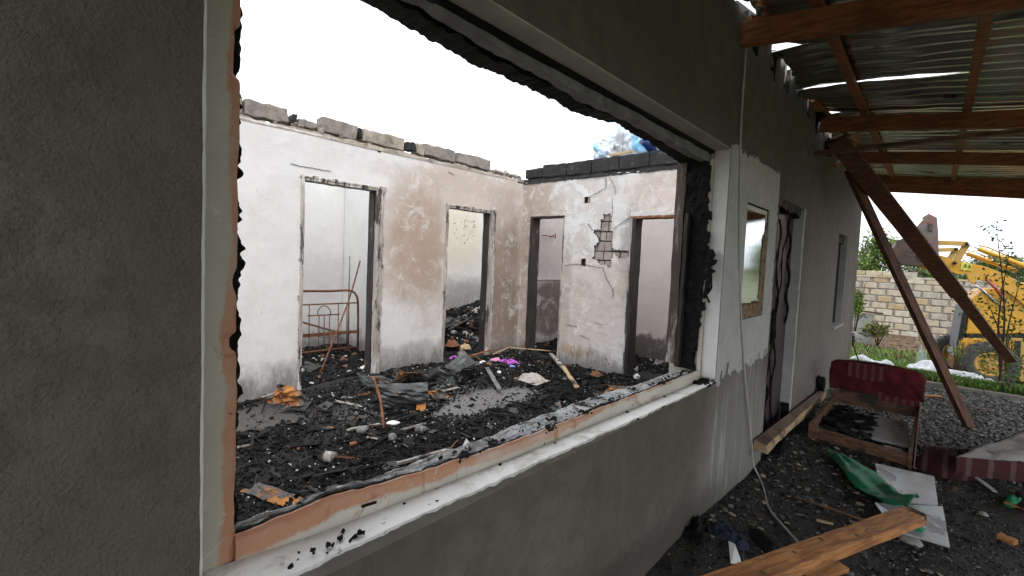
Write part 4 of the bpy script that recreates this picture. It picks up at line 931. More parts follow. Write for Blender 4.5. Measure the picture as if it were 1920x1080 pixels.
for i in range(nu+1):
    A, B = lerpP(top, i/nu), lerpP(bot, i/nu)
    PA, PB = at(*A, 'z', .06), at(*B, 'z', .05)
    for j in range(nv+1):
        t_ = j/nv; p = PA.lerp(PB, t_); s_ = p
        z = .06+.035*math.sin(t_*math.pi)*(.5+.5*math.sin(i*.13))+.02*fbm(p.x, p.y, 0, 6)+.008*math.sin((t_*9+fbm(i*.05, t_, 0, 1)*2.4))
        vs.append((p.x, p.y, max(z, .035)+(.06*(i/nu)**4)))
mb = MB().add(vs, [(i*(nv+1)+j, (i+1)*(nv+1)+j, (i+1)*(nv+1)+j+1, i*(nv+1)+j+1) for i in range(nu) for j in range(nv)], sm=True)
gc = mb.build('green_cloth', MAT['greencloth'], None, solid=.003); tag(gc, 'crumpled bright green plastic cloth trailing across the sooty ground', 'cloth')
P = [at(1690, 985, 'z', .085), at(1722, 978, 'z', .1), at(1735, 992, 'z', .085), at(1728, 1000, 'z', .08)]
mb = MB().add([P[0], P[1], P[2], P[3], (P[0]+P[2])/2+Vector((0, 0, .03))], [(0, 1, 4), (1, 2, 4), (2, 3, 4), (3, 0, 4)], sm=True); mb.build('cloth_corner', MAT['greencloth'], gc)
# right side: striped mattress and bundled covers
def mound(name, m_, c, size, h, seed, amp=.25, n=34, parent=None, rot=0, fold=14):
    vs = []; e = Matrix.Rotation(rot, 2)
    for i in range(n+1):
        for j in range(n+1):
            u, v = i/n*2-1, j/n*2-1; rr = (abs(u)**3+abs(v)**3)**(1/3); k = smooth01(1.25*(1-rr**2))
            q = e @ Vector((u*size[0]/2*(1+.12*nz(u, v, seed, 1.4)), v*size[1]/2*(1+.12*nz(u, v, seed+9, 1.4))))
            z = h*k*(.85+amp*.8*fbm(u, v, seed, 1.5))+h*.07*math.sin(fold*.6*(u+.5*v)+4*fbm(u, v, seed, 1.2))*k
            vs.append((c[0]+q.x, c[1]+q.y, c[2]+max(z, 0)))
    mb = MB().add(vs, [(i*(n+1)+j, (i+1)*(n+1)+j, (i+1)*(n+1)+j+1, i*(n+1)+j+1) for i in range(n) for j in range(n)], sm=True)
    return mb.build(name, MAT[m_], parent)
mt = thing('mattress', 'grubby grey mattress with striped red sides slumped on the gravel', 'mattress', (1.7, 5.3, 0))
T4 = [at(1793, 850, 'z', .27), at(1935, 795, 'z', .34), at(2080, 850, 'z', .34), at(1930, 862, 'z', .28)]
n = 26; vs = []
for i in range(n+1):
    for j in range(n+1):
        u, v = i/n, j/n; p = T4[0].lerp(T4[1], u).lerp(T4[3].lerp(T4[2], u), v); e_ = min(u, v, 1-u, 1-v)
        vs.append((p.x, p.y, p.z+.02*fbm(p.x, p.y, 0, 3)+.012*fbm(p.x, p.y, 0, 11)-.03*max(0, 1-e_*9)))
MB().add(vs, [(i*(n+1)+j, (i+1)*(n+1)+j, (i+1)*(n+1)+j+1, i*(n+1)+j+1) for i in range(n) for j in range(n)], sm=True).build('mattress_top', MAT['mattress'], mt)
def side(p, q, nm):
    n = 24; m_ = 8; vs = []
    for i in range(n+1):
        for j in range(m_+1):
            b_ = p.lerp(q, i/n); t_ = j/m_; z = b_.z-.025+(.13-b_.z)*t_; nrm = Vector((q.y-p.y, p.x-q.x, 0)).normalized()
            o_ = nrm*(.012*math.sin(t_*math.pi)+.01*fbm(b_.x, b_.y, t_, 9)); vs.append((b_.x+o_.x, b_.y+o_.y, z))
    MB().add(vs, [(i*(m_+1)+j, (i+1)*(m_+1)+j, (i+1)*(m_+1)+j+1, i*(m_+1)+j+1) for i in range(n) for j in range(m_)], sm=True).build(nm, MAT['brownstripes'], mt)
side(T4[0], T4[3], 'mattress_side'); side(T4[3], T4[2], 'mattress_side'); side(T4[1], T4[0], 'mattress_side')
o = mound('striped_cover', 'brownstripes', (1.19, 5.35, -.01), (.42, .75, 0), .17, 2, .5, rot=-.5); tag(o, 'crumpled brown and white striped cover bunched left of the mattress', 'cover')
o = mound('dark_bundle', 'maroon', (1.66, 4.85, -.01), (.5, .4, 0), .10, 5, .5, fold=22); tag(o, 'dark maroon bundled fabric under the near edge of the mattress', 'fabric')
o = mound('green_rag', 'greencloth', (1.475, 4.8, 0), (.10, .12, 0), .08, 8, .4); tag(o, 'small dull green rag beside the maroon bundle', 'rag')
a, b = at(1823, 889, 'z', .03), at(1866, 922, 'z', .015)
tag(MB().bar(a, b, .03, .008, segs=6, jit=.003).build('white_strip', MAT['sack'], None), 'thin dirty white strip on the ground in front of the mattress', 'strip')

# foreground litter on the porch
def rockat(name, px, py_, size, m_, label, rot=0, z=0, cat_='stone', rough=.3):
    p = at(px, py_, 'z', z); o = MB().rock((p.x, p.y, size[2]*.3+z), size, seed=px, rot=rot, rough=rough, sub=3, sm=True).build(name, MAT[m_], None); return tag(o, label, cat_)
rockat('rock', 1702, 1012, (.10, .16, .06), 'peb3', 'pale flat stone tucked under the tip of the squared timber', .9)
rockat('rock', 1843, 966, (.055, .07, .03), 'peb3', 'single pale pebble on the open mud right of the white board', .2)
rockat('rock', 1321, 1064, (.09, .10, .07), 'peb2', 'dark rounded stone against the foot of the wall, lowest of the pair')
rockat('rock', 1308, 1035, (.07, .08, .06), 'peb1', 'grey rounded stone against the foot of the wall, behind the darker one')
rockat('rock', 1392, 950, (.06, .12, .02), 'mortar', 'flat tan stone chip lying near the foot of the wall', 1.0)
rockat('rock', 1430, 1022, (.14, .2, .07), 'ch_black', 'large dark slate lump beside the blue cloth', .9)
rockat('rock', 1345, 1060, (.06, .07, .05), 'peb2', 'small dark stone next to the white shard')
rockat('rock', 1757, 975, (.07, .12, .03), 'peb2', 'dark flat stone at the right edge of the white board', .7)
rockat('rock', 1512, 936, (.07, .05, .02), 'peb1', 'flat grey chip in the sooty mud left of the timber')
rockat('rock', 1455, 945, (.04, .04, .025), 'peb3', 'small pale chip beside the curl of the cable')
o = mound('blue_cloth', 'jeans', (.17, 2.78, 0), (.26, .3, 0), .10, 4, .5, rot=.3); tag(o, 'dark navy rag lying among the stones by the wall', 'rag')
o = mound('black_rag', 'char', (.05, 2.62, .0), (.2, .34, 0), .15, 7, .5, rot=.1, fold=5); tag(o, 'black scorched rag heaped against the base of the wall', 'rag')
P = [at(1366, 1014, 'z', .10), at(1378, 1020, 'z', .10), at(1391, 1055, 'z', .03), at(1370, 1063, 'z', .03)]
tag(MB().prism(P, (.004, .004, -.012)).build('white_shard', MAT['white'], None), 'white shard standing among stones beside the navy rag', 'shard')
def stick(p, q, wd, h, m_, label, z=.02, z2=None, name='wood_offcut'):
    a, b = at(*p, 'z', z), at(*q, 'z', z if z2 is None else z2)
    return tag(board(name, m_, a, b, wd, h, segs=5, jit=min(wd, h)*.12, bevel=0), label, 'wood')
stick((1873, 1004), (1905, 1018), .045, .03, 'pine', 'short orange wood block alone at the lower right', .03)
stick((1885, 941), (1930, 960), .025, .018, 'pine', 'thin orange stick at the right edge of the picture')
stick((1490, 875), (1527, 874), .018, .008, 'pine', 'bright wood splinter on black mud above the green cloth')
stick((1531, 975), (1562, 982), .02, .008, 'palepine', 'pale wood splinter just left of the squared timber')
stick((1520, 1085), (1580, 1062), .06, .025, 'pine', 'short sawn board end at the bottom edge beside the timber', .03)
stick((1490, 930), (1620, 975), .012, .01, 'darkpine', 'long thin dark stick crossing the mud beside the green cloth', .03)
stick((1730, 741), (1765, 743), .05, .02, 'pine', 'thin reddish board end behind the sofa at the kerb', .03)
stick((1765, 758), (1850, 772), .014, .012, 'darkpine', 'thin dark rod lying on the gravel bed behind the prop', .03)
# scraps, chips and pebbles in the mud
def region_pts(n, x0, x1, y0, y1, hf, off=.0, dens=None):
    X = NP.uniform(x0, x1, n); Y = NP.uniform(y0, y1, n)
    if dens is not None:
        k = np.array([NP.random() < dens(x, y) for x, y in zip(X, Y)]); X, Y = X[k], Y[k]
    return np.array([(x, y, hf(x, y)+off) for x, y in zip(X, Y)])
P = region_pts(26000, .0, 2.6, 1.9, 5.95, porch_h, .001, lambda x, y: .3+.7*(nz(x, y, 0, 1.7) > -.15))
sc = NP.uniform(.004, .019, (len(P), 1))*NP.uniform(.5, 1.2, (len(P), 3))*np.array([1, 1, .6])
scatter('porch_pebbles', [MAT['peb2'], MAT['mud'], MAT['peb1'], MAT['ch_black'], MAT['peb3']], ICO_V, ICO_F, P, sc, .5, NP.choice(5, len(P), p=[.36, .33, .10, .19, .02]), .15, smooth=True)
P = region_pts(900, .02, 1.3, 2.2, 5.0, porch_h, .006)
sc = NP.uniform(.006, .03, (len(P), 1))*NP.uniform(.3, 1.3, (len(P), 3))*np.array([1, 1, .2])
scatter('porch_char_scraps', [MAT['ch_black'], MAT['ch_grey'], MAT['darkpine'], MAT['peb1']], CUBE_V, CUBE_F, P, sc, .35, NP.choice(4, len(P), p=[.72, .2, .04, .04]), .1)
P = region_pts(420, .03, 1.1, 2.5, 5.2, porch_h, .006)
scatter('flat_stones', [MAT['peb1'], MAT['mortar'], MAT['peb2']], ICO_V, ICO_F, P, NP.uniform(.015, .055, (len(P), 1))*NP.uniform(.5, 1.2, (len(P), 3))*np.array([1, 1, .35]), .3, NP.choice(3, len(P), p=[.35, .15, .5]), .2)
P = region_pts(17000, -.0, 3.0, 5.3, 8.95, porch_h, .008, lambda x, y: smooth01((y-5.2)/.8)*.6+.4)
sc = NP.uniform(.018, .05, (len(P), 1))*NP.uniform(.6, 1.2, (len(P), 3))*np.array([1, 1, .5])
scatter('bed_pebbles', [MAT['peb1'], MAT['peb2'], MAT['peb3']], ICO_V, ICO_F, P, sc, .5, NP.choice(3, len(P), p=[.55, .33, .12]), .12, smooth=True)
KB = thing('garden_kerb', 'low concrete kerb between the gravel bed and the grass', 'kerb', (1, 9, 0))
for k in range(7):
    x0 = -.6+k*.72; MB().bar((x0, 8.98+x0*.02, .01), (x0+.71, 8.98+(x0+.71)*.02, .01), .08, .1, segs=4, jit=.003).build('kerb_stone', MAT['kerb'], KB, bevel=.008)

# ------------------------------------------------------------------ burnt room: debris
def vis(x, y): return 1.0
def dens(x, y):
    for (cx, cy, rx, ry) in PATCH:
        if ((x-cx)/rx)**2+((y-cy)/ry)**2 < 1.0+.5*nz(x, y, 0, 3): return .10
    return .55+.45*(nz(x, y, 0, 1.3) > -.1)
P = np.vstack([region_pts(60000, -3.9, -.33, .2, 5.35, floor_h, .006, dens), region_pts(16000, -2.2, -.35, .5, 2.6, floor_h, .008, dens)])
n = len(P); sc = np.exp(NP.normal(math.log(.0105), .62, (n, 1))).clip(.004, .05)*NP.uniform(.45, 1.4, (n, 3))*np.array([1, 1, .45])
half = NP.random(n) < .55
mi_ = NP.choice(5, n, p=[.755, .17, .035, .01, .03]); sc = sc*np.where(mi_ == 2, .5, 1.0)[:, None]
scatter('charred_crumbs', [MAT['ch_black'], MAT['ch_grey'], MAT['ch_ash'], MAT['ch_brown'], MAT['charwood']], ICO_V, ICO_F, P[half], (sc*np.array([1.1, 1.1, 1.5]))[half], 1.2, mi_[half], .45)
P, sc, mi_ = P[~half], sc[~half], mi_[~half]; n = len(P)
scatter('charred_debris', [MAT['ch_black'], MAT['ch_grey'], MAT['ch_ash'], MAT['ch_brown'], MAT['charwood']], CUBE_V, CUBE_F, P, sc, .6, mi_, .35)
P = region_pts(1500, -3.9, -.33, .2, 5.35, floor_h, .015, dens); n = len(P)
sc = np.stack([NP.uniform(.03, .12, n), NP.uniform(.01, .035, n), NP.uniform(.004, .014, n)], 1)
scatter('charred_splinters', [MAT['ch_black'], MAT['ch_grey'], MAT['charwood'], MAT['jamb']], CUBE_V, CUBE_F, P, sc, .45, NP.choice(4, n, p=[.70, .22, .06, .02]), .1)
P = np.vstack([region_pts(5500, -5.9, -4.05, 1.6, 3.45, floor_h, .01), region_pts(6500, -5.95, -4.05, 3.6, 7.5, floor_h, .012), region_pts(3500, -3.9, -.4, 5.6, 6.75, floor_h, .01)]); n = len(P)
sc = np.exp(NP.normal(math.log(.03), .55, (n, 1))).clip(.012, .1)*NP.uniform(.45, 1.4, (n, 3))*np.array([1, 1, .5])
scatter('back_room_debris', [MAT['ch_black'], MAT['ch_grey'], MAT['ch_ash'], MAT['ch_brown']], CUBE_V, CUBE_F, P, sc, .6, NP.choice(4, n, p=[.7, .22, .03, .05]), .12)
P = region_pts(420, -3.9, -.33, .2, 5.35, floor_h, .022, dens); n = len(P)
sc = np.stack([NP.uniform(.04, .13, n), NP.uniform(.03, .09, n), NP.uniform(.003, .006, n)], 1)
scatter('burnt_flakes', [MAT['ch_black'], MAT['sheet'], MAT['ch_grey']], CUBE_V, CUBE_F, P, sc, .5, NP.choice(3, n, p=[.6, .25, .15]), .25)
P = region_pts(260, -3.9, -.33, .2, 5.35, floor_h, .03, dens); n = len(P)
sc = np.stack([NP.uniform(.10, .38, n), NP.uniform(.008, .022, n), NP.uniform(.006, .016, n)], 1)
scatter('burnt_laths', [MAT['ch_black'], MAT['charwood'], MAT['jamb'], MAT['rust']], CUBE_V, CUBE_F, P, sc, .3, NP.choice(4, n, p=[.55, .3, .08, .07]), .1)
P = region_pts(700, -3.9, -.4, .3, 5.3, floor_h, .018, dens); n = len(P)
scatter('ash_flakes', MAT['ch_ash'], CUBE_V, CUBE_F, P, NP.uniform(.005, .018, (n, 1))*np.array([1, .8, .3]), .6, None, .2)

def crumple(name, m_, quad, n=15, amp=.05, ridges=0, ridge_amp=.02, seed=1, parent=None, th=.004, bulge=0, label=None, cat_=None, ragged=.08):
    Q = [Vector(q) for q in quad]; nrm = (Q[1]-Q[0]).cross(Q[3]-Q[0]).normalized()
    if nrm.z < 0: nrm = -nrm
    sz = (Q[2]-Q[0]).length; vs = []
    for i in range(n+1):
        for j in range(n+1):
            u, v = i/n, j/n; uu = u+ragged*nz(v, seed, 1, 3)*(abs(u-.5)*2)**2; vv = v+ragged*nz(u, seed, 7, 3)*(abs(v-.5)*2)**2
            p = Q[0].lerp(Q[1], uu).lerp(Q[3].lerp(Q[2], uu), vv)
            k = amp*sz*(.8*fbm(u, v, seed, 1.6)+1.6*abs(nz(u*1.6+v*.9, v*.5, seed+3, 2.6))-.9*abs(nz(v*1.7-u, u*.4, seed+8, 2.9)))
            k += ridge_amp*math.sin(ridges*2*math.pi*v+2*nz(u, v, seed, 1)) if ridges else 0
            k += bulge*math.sin(u*math.pi)*math.sin(v*math.pi)
            vs.append(p+nrm*k)
    mb = MB().add(vs, [(i*(n+1)+j, (i+1)*(n+1)+j, (i+1)*(n+1)+j+1, i*(n+1)+j+1) for i in range(n) for j in range(n)])
    o = mb.build(name, MAT[m_], parent, solid=th)
    if label: tag(o, label, cat_)
    return o
H = 'metal sheet'
def A3(px, py_, z): return at(px, py_, 'z', z)
crumple('crumpled_sheet', 'rustsheet', [A3(497, 752, .13), A3(528, 716, .36), A3(575, 748, .20), A3(560, 765, .12)], amp=.12, seed=2, label='orange rusted crumpled metal sheet leaning by the foot of the white wall', cat_=H)
crumple('crumpled_sheet', 'sheet', [A3(520, 768, .12), A3(545, 757, .13), A3(586, 752, .14), A3(572, 768, .12)], amp=.05, seed=5, label='thin dark sheet lying flat in front of the orange rusted one', cat_=H)
crumple('crumpled_sheet', 'rustsheet', [A3(738, 694, .30), A3(745, 716, .16), A3(790, 712, .16), A3(785, 700, .32)], amp=.06, ridges=1.5, seed=9, label='bright orange rusted end of a roofing sheet below the pier', cat_=H)
crumple('crumpled_sheet', 'sheet', [A3(765, 698, .32), A3(772, 716, .18), A3(862, 722, .14), A3(868, 694, .30)], amp=.05, ridges=2.5, ridge_amp=.02, seed=11, label='dark corrugated sheet stretched across the top of the metal heap', cat_=H)
crumple('crumpled_sheet', 'sheet', [A3(835, 690, .2), A3(868, 655, .42), A3(892, 680, .3), A3(856, 697, .26)], amp=.05, ridges=3, ridge_amp=.018, seed=13, label='grey ribbed sheet curling up in front of the second doorway', cat_=H)
crumple('crumpled_sheet', 'sheet', [A3(720, 742, .22), A3(724, 752, .12), A3(775, 748, .12), A3(782, 724, .26)], amp=.09, seed=17, bulge=.03, label='folded black metal sheet at the front of the metal heap', cat_=H)
crumple('crumpled_sheet', 'sheet', [A3(669, 702, .22), A3(684, 726, .12), A3(730, 727, .13), A3(745, 712, .2)], amp=.08, ridges=2, seed=19, label='grey buckled sheet at the left end of the metal heap', cat_=H)
crumple('crumpled_sheet', 'sheet', [A3(836, 703, .25), A3(856, 702, .25), A3(848, 742, .10), A3(832, 736, .10)], amp=.05, ridges=2.5, ridge_amp=.012, seed=23, label='short grey ribbed strip hanging off the right of the metal heap', cat_=H)
crumple('crumpled_sheet', 'rustsheet', [A3(783, 727, .26), A3(800, 728, .25), A3(798, 768, .11), A3(781, 770, .11)], amp=.05, seed=25, label='upright rust streaked strip at the front centre of the metal heap', cat_=H)
crumple('crumpled_sheet', 'rustsheet', [A3(800, 735, .16), A3(825, 730, .22), A3(843, 744, .16), A3(822, 752, .11)], amp=.12, seed=29, label='small torn orange scrap right of the rust streaked strip', cat_=H)
crumple('crumpled_sheet', 'rustsheet', [A3(452, 922, .10), A3(487, 904, .13), A3(572, 934, .12), A3(540, 952, .09)], amp=.03, seed=31, label='flat rusty plate nearest the window at the lower left of the room', cat_=H)
crumple('crumpled_sheet', 'sheet', [A3(712, 868, .11), A3(745, 864, .12), A3(750, 876, .11), A3(716, 882, .1)], amp=.03, seed=33, label='small grey plate among the char near the window ledge', cat_=H)
crumple('crumpled_sheet', 'sheet', [A3(612, 914, .1), A3(632, 908, .12), A3(648, 922, .12), A3(625, 936, .1)], amp=.03, seed=35, label='small black plate next to the window ledge in the lower left', cat_=H)
crumple('crumpled_sheet', 'rustsheet', [A3(1128, 737, .12), A3(1150, 722, .17), A3(1180, 728, .14), A3(1160, 743, .1)], amp=.1, seed=37, label='brown torn scrap by the ledge below the cracked pier', cat_=H)
crumple('crumpled_sheet', 'sheet', [A3(566, 690, .13), A3(572, 676, .15), A3(604, 686, .14), A3(575, 702, .11)], amp=.02, seed=39, label='grey panel lying flat just inside the first doorway', cat_=H)
crumple('crumpled_sheet', 'sheet', [A3(700, 722, .34), A3(716, 764, .12), A3(800, 764, .11), A3(800, 716, .34)], amp=.05, n=9, seed=57, bulge=.04, label='large black buckled sheet folded over the middle of the metal heap', cat_=H)
crumple('crumpled_sheet', 'sheet', [A3(848, 700, .3), A3(856, 724, .12), A3(890, 712, .12), A3(886, 690, .34)], amp=.09, seed=59, label='dark torn sheet at the right end of the metal heap', cat_=H)
# rods, planks, tins
def rod(name, P, r_, m_, label, cat_='rod'): return tag(MB().tube(cat(P, 4), r_, 7).build(name, MAT[m_], None), label, cat_)
rod('rusty_rod', [A3(699, 706, .46), A3(712, 745, .30), A3(720, 803, .10)], .012, 'rust', 'bent rusty rod standing in the char in front of the metal heap')
rod('leaning_rod', [at(601, 699, 'z', .1), (-4.75, 2.9, .9), (-4.95, 3.17, 1.47)], .011, 'rust', 'long rusty rod leaning across the bed frame')
rod('steel_rod', [(-5.35, 3.22, .1), (-5.35, 3.22, 1.52)], .009, 'greymetal', 'upright thin grey bar behind the bed frame')
stick((1033, 663), (1056, 690), .06, .02, 'jamb', 'upper half of a snapped plank at the foot of the cross wall', .16, .13, 'plank')
stick((1056, 688), (1082, 727), .055, .02, 'palepine', 'pale narrow plank pointing towards the ledge right of the blue cloth', .14, .11, 'plank')
stick((913, 690), (937, 731), .05, .018, 'greymetal', 'grey brown slat lying below the purple and white rags', .2, .12, 'plank')
stick((880, 668), (925, 655), .04, .015, 'rust', 'reddish plank at the sill of the second doorway', .22, .2, 'plank')
stick((925, 664), (955, 651), .02, .012, 'palepine', 'thin lath sloping up left of the third doorway', .16, .18, 'lath')
stick((955, 651), (1055, 660), .02, .012, 'palepine', 'long thin pale lath lying across the third doorway', .18, .15, 'lath')
stick((745, 869), (848, 842), .028, .02, 'jamb', 'ash grey batten lying parallel to the window ledge', .12, .12, 'batten')
stick((505, 985), (560, 960), .03, .02, 'jamb', 'charred pale batten at the lower left corner of the room', .14, .12, 'batten')
def tin(px, py_, r_, l_, rot, label, m_='rust', z=.12):
    p = A3(px, py_, z); d = Vector((math.cos(rot), math.sin(rot), .12)); mb = MB()
    prof = []; n = 13
    mb.tube([p+d*(l_*i/n-l_/2) for i in range(n+1)], [r_*(1.0 if i % 2 else .94) for i in range(n+1)], 16, cap=False)
    mb.tube([p+d*(l_/2-.004), p+d*(l_/2)], [r_*.3, r_*1.02], 16); mb.tube([p-d*(l_/2-.01), p-d*(l_/2-.012)], [r_*.9, r_*.9], 16)
    return tag(mb.build('burnt_tin', MAT[m_], None), label, 'tin can')
tin(618, 857, .04, .085, .35, 'ribbed burnt tin can lying alone in the char near the window', 'jamb')
tin(680, 806, .034, .08, .5, 'burnt tin can left of the bent rod', 'greymetal'); tin(736, 822, .036, .075, -.5, 'crushed pale tin can below the foot of the bent rod', 'greymetal')
tin(790, 806, .035, .09, .2, 'dark ribbed tin can right of the bent rod', 'greymetal'); tin(662, 832, .016, .05, 1.2, 'small orange rusty can near the middle of the char', 'rust')
tin(560, 842, .012, .02, 1.0, 'tiny rusty cap in the char left of the ribbed can', 'rust')
rockat('rubble', 738, 795, (.12, .07, .03), 'white', 'pale beige chunk of plaster at the foot of the bent rod', .4, .14, 'rubble')
rockat('rubble', 1194, 712, (.09, .08, .10), 'white', 'white rounded lump of plaster near the right doorway', .2, .1, 'rubble')
rockat('rubble', 685, 692, (.14, .1, .06), 'white', 'white curved scrap by the jamb of the first doorway', .5, .12, 'rubble')
rockat('rubble', 936, 699, (.05, .05, .03), 'white', 'little white scrap beside the second doorway pier', .5, .16, 'rubble')
P = [A3(632, 912, .15), A3(650, 908, .18), A3(655, 922, .14), A3(644, 928, .12)]
tag(MB().prism(P, (0, 0, -.008)).build('plaster_flake', MAT['white'], None), 'white triangular flake by the ledge in the lower left of the room', 'flake')
P = [A3(868, 835, .13), A3(874, 822, .2), A3(888, 838, .14), A3(876, 846, .12)]
tag(MB().prism(P, (0, 0, -.008)).build('plaster_flake', MAT['white'], None), 'white pointed flake by the ledge near the middle of the window', 'flake')
def rag_(px, py_, size, h, m_, seed, label, z=.11, rot=0): o = mound('rag', m_, tuple(A3(px, py_, z)), size, h, seed, .5, 22, rot=rot, fold=12); return tag(o, label, 'rag')
rag_(953, 681, (.24, .34, 0), .055, 'purple', 3, 'purple and pink rag behind the blue one'); rag_(951, 693, (.22, .38, 0), .05, 'blue', 5, 'light blue rag on the char')
rag_(905, 688, (.18, .2, 0), .07, 'white', 6, 'white bundled rag left of the blue one'); rag_(912, 699, (.1, .08, 0), .05, 'pink', 7, 'small pink scrap below the white rag')
rag_(928, 678, (.16, .2, 0), .055, 'pink', 9, 'pink patterned scrap above the white rag'); rag_(998, 712, (.36, .3, 0), .07, 'rag', 10, 'dirty brown and white rag in the middle of the floor')
rag_(1118, 703, (.16, .14, 0), .05, 'rust', 12, 'reddish burnt scrap at the foot of the cracked pier'); rag_(1236, 692, (.2, .26, 0), .12, 'greymetal', 13, 'grey clear plastic bag in the right doorway')
rag_(1243, 703, (.2, .1, 0), .06, 'rust', 14, 'orange brown curved scrap under the plastic bag')
# heap in the room behind the second doorway
def heapthing(px, py_, xq, size, m_, label, nm, seed, sheet=False):
    p = at(px, py_, 'x', xq)
    if sheet:
        o = crumple(nm, m_, [p+Vector((0, -size[0]/2, -.06)), p+Vector((.1, size[0]/2, .03)), p+Vector((-.15, size[0]/2, size[1])), p+Vector((-.2, -size[0]/2, size[1]*.7))], amp=.06, ridges=2, seed=seed)
    else: o = mound(nm, m_, tuple(p-Vector((0, 0, .06))), (size[0], size[0], 0), size[1], seed, .5, 20)
    tag(o, label, 'debris')
heapthing(858, 607, -4.9, (.55, .10), 'sheet', 'long grey buckled sheet across the debris heap in the second room', 'crumpled_sheet', 41, True)
heapthing(893, 590, -5.1, (.35, .22), 'rag', 'pale cardboard scrap high on the debris heap', 'scrap', 43)
heapthing(878, 630, -4.7, (.35, .16), 'rag', 'dusty patterned bundle in the middle of the debris heap', 'bundle', 45)
heapthing(893, 640, -4.5, (.22, .14), 'greymetal', 'grey block low on the debris heap', 'scrap', 47)
heapthing(872, 650, -4.3, (.2, .10), 'palepine', 'yellowish torn board low on the debris heap', 'scrap', 49)
heapthing(848, 640, -4.4, (.2, .08), 'rust', 'rusty scrap at the left foot of the debris heap', 'scrap', 51)
heapthing(848, 668, -4.1, (.16, .07), 'purple', 'faded purple scrap at the sill of the second doorway', 'scrap', 53)
for k, (a, b, lb) in enumerate((((842, 618), (884, 595), 'sloping charred lath on the debris heap'), ((884, 612), (904, 628), 'thin brown lath on the right of the debris heap'), ((850, 655), (880, 640), 'orange brown lath low on the debris heap'))):
    p, q = at(*a, 'x', -4.6), at(*b, 'x', -4.9); tag(MB().bar(p, q, .04, .015, segs=3, jit=.003).build('lath', MAT[('charwood', 'rust', 'rust')[k]], None), lb, 'lath')

# bed frame
BF = thing('bed_frame', 'rusty tubular metal headboard standing in the first doorway', 'bed frame', (-5.2, 2.9, .1))
XB = -5.2
def B3(px, py_): return at(px, py_, 'x', XB)
def bp5(cx, cy): return (430+cx/2.3473, 300+cy/2.3473)
Bc = lambda cx, cy: B3(*bp5(cx, cy))
MB().tube([Bc(190, 572), Bc(320, 577), Bc(440, 577), Bc(520, 573)] + [Bc(540, 577), Bc(553, 586), Bc(562, 602), Bc(566, 625), Bc(567, 700), Bc(565, 860)], .017, 8).build('headboard_tube', MAT['rust'], BF)
MB().tube([Bc(190, 645), Bc(315, 638), Bc(566, 628)], .010, 6).build('upper_rail', MAT['rust'], BF)
MB().tube([Bc(345, 686), Bc(485, 679)], .009, 6).build('arch_rail', MAT['rust'], BF)
MB().tube([Bc(388, 683), Bc(391, 662), Bc(402, 647), Bc(417, 641), Bc(433, 647), Bc(444, 661), Bc(447, 681)], .007, 6).build('arch', MAT['rust'], BF)
for cx, y0, y1 in ((352, 640, 840), (395, 686, 830), (418, 686, 828), (441, 684, 826), (480, 632, 822), (518, 630, 815), (527, 630, 812)):
    MB().tube([Bc(cx, y0), Bc(cx-2, y1)], .007, 6).build('bar', MAT['rust'], BF)
MB().bar(Bc(190, 785), Bc(562, 755), .02, .045).build('lower_rail', MAT['rust'], BF)
MB().tube([Bc(190, 865), Bc(315, 850), Bc(556, 822)], .014, 6).build('foot_rail', MAT['rust'], BF)
p = Bc(330, 718); q = Bc(552, 782); MB().tube([p+Vector((-.4, 0, 0)), q+Vector((-.4, 0, 0))], .014, 6).build('side_rail', MAT['rust'], BF)
mb = MB()
for k in range(22):
    t_ = k/21; x = XB-.15; y = 2.75+.42*t_; z = .42-.12*t_
    mb.tube([(x, y, z+.1), (x+.04, y+.012, z+.02), (x, y+.024, z-.06), (x-.04, y+.01, z+.0)], .003, 4, cap=False)
mb.build('mesh_spring', MAT['greymetal'], BF, kind='stuff')

# blue plastic film on top of the cross wall
ff = thing('plastic_film', 'blue and white torn plastic film bunched on top of the end wall', 'plastic sheeting', (-2.1, 5.9, 3.0))
for k, (px, py_, Y, sx, sz, sd) in enumerate(((1128, 284, 5.75, .24, .26, 1), (1150, 276, 5.85, .42, .36, 2), (1185, 262, 5.8, .46, .42, 3), (1222, 266, 5.7, .42, .34, 4), (1245, 272, 5.7, .22, .26, 5), (1205, 246, 5.95, .3, .2, 6))):
    c = at(px, py_, 'y', Y)
    mb = MB().rock((c.x, c.y, c.z), (sx, .3, sz), seed=sd*3, rough=.55, sub=4, sm=True); mb.build('film_fold', MAT['film'], ff)
for k, (q4, sd) in enumerate((([(1112, 300), (1118, 268), (1150, 250), (1150, 296)], 3), ([(1140, 292), (1150, 250), (1200, 238), (1200, 288)], 5), ([(1180, 290), (1190, 240), (1240, 246), (1240, 284)], 8))):
    crumple('film_sheet', 'film', [at(a, b, 'y', 5.68+.05*k) for a, b in q4], amp=.08, seed=sd, parent=ff, th=.002, n=34).data.polygons.foreach_set('use_smooth', [True]*34*34)
MB().bar(at(1143, 291, 'y', 5.62), at(1185, 284, 'y', 5.6), .03, .03, segs=3, jit=.002).build('pale_batten', MAT['palepine'], ff)
MB().tube([at(1167, 286, 'y', 5.65), at(1168, 262, 'y', 5.65), at(1172, 232, 'y', 5.65)], .004, 5).build('wire', MAT['greymetal'], ff)

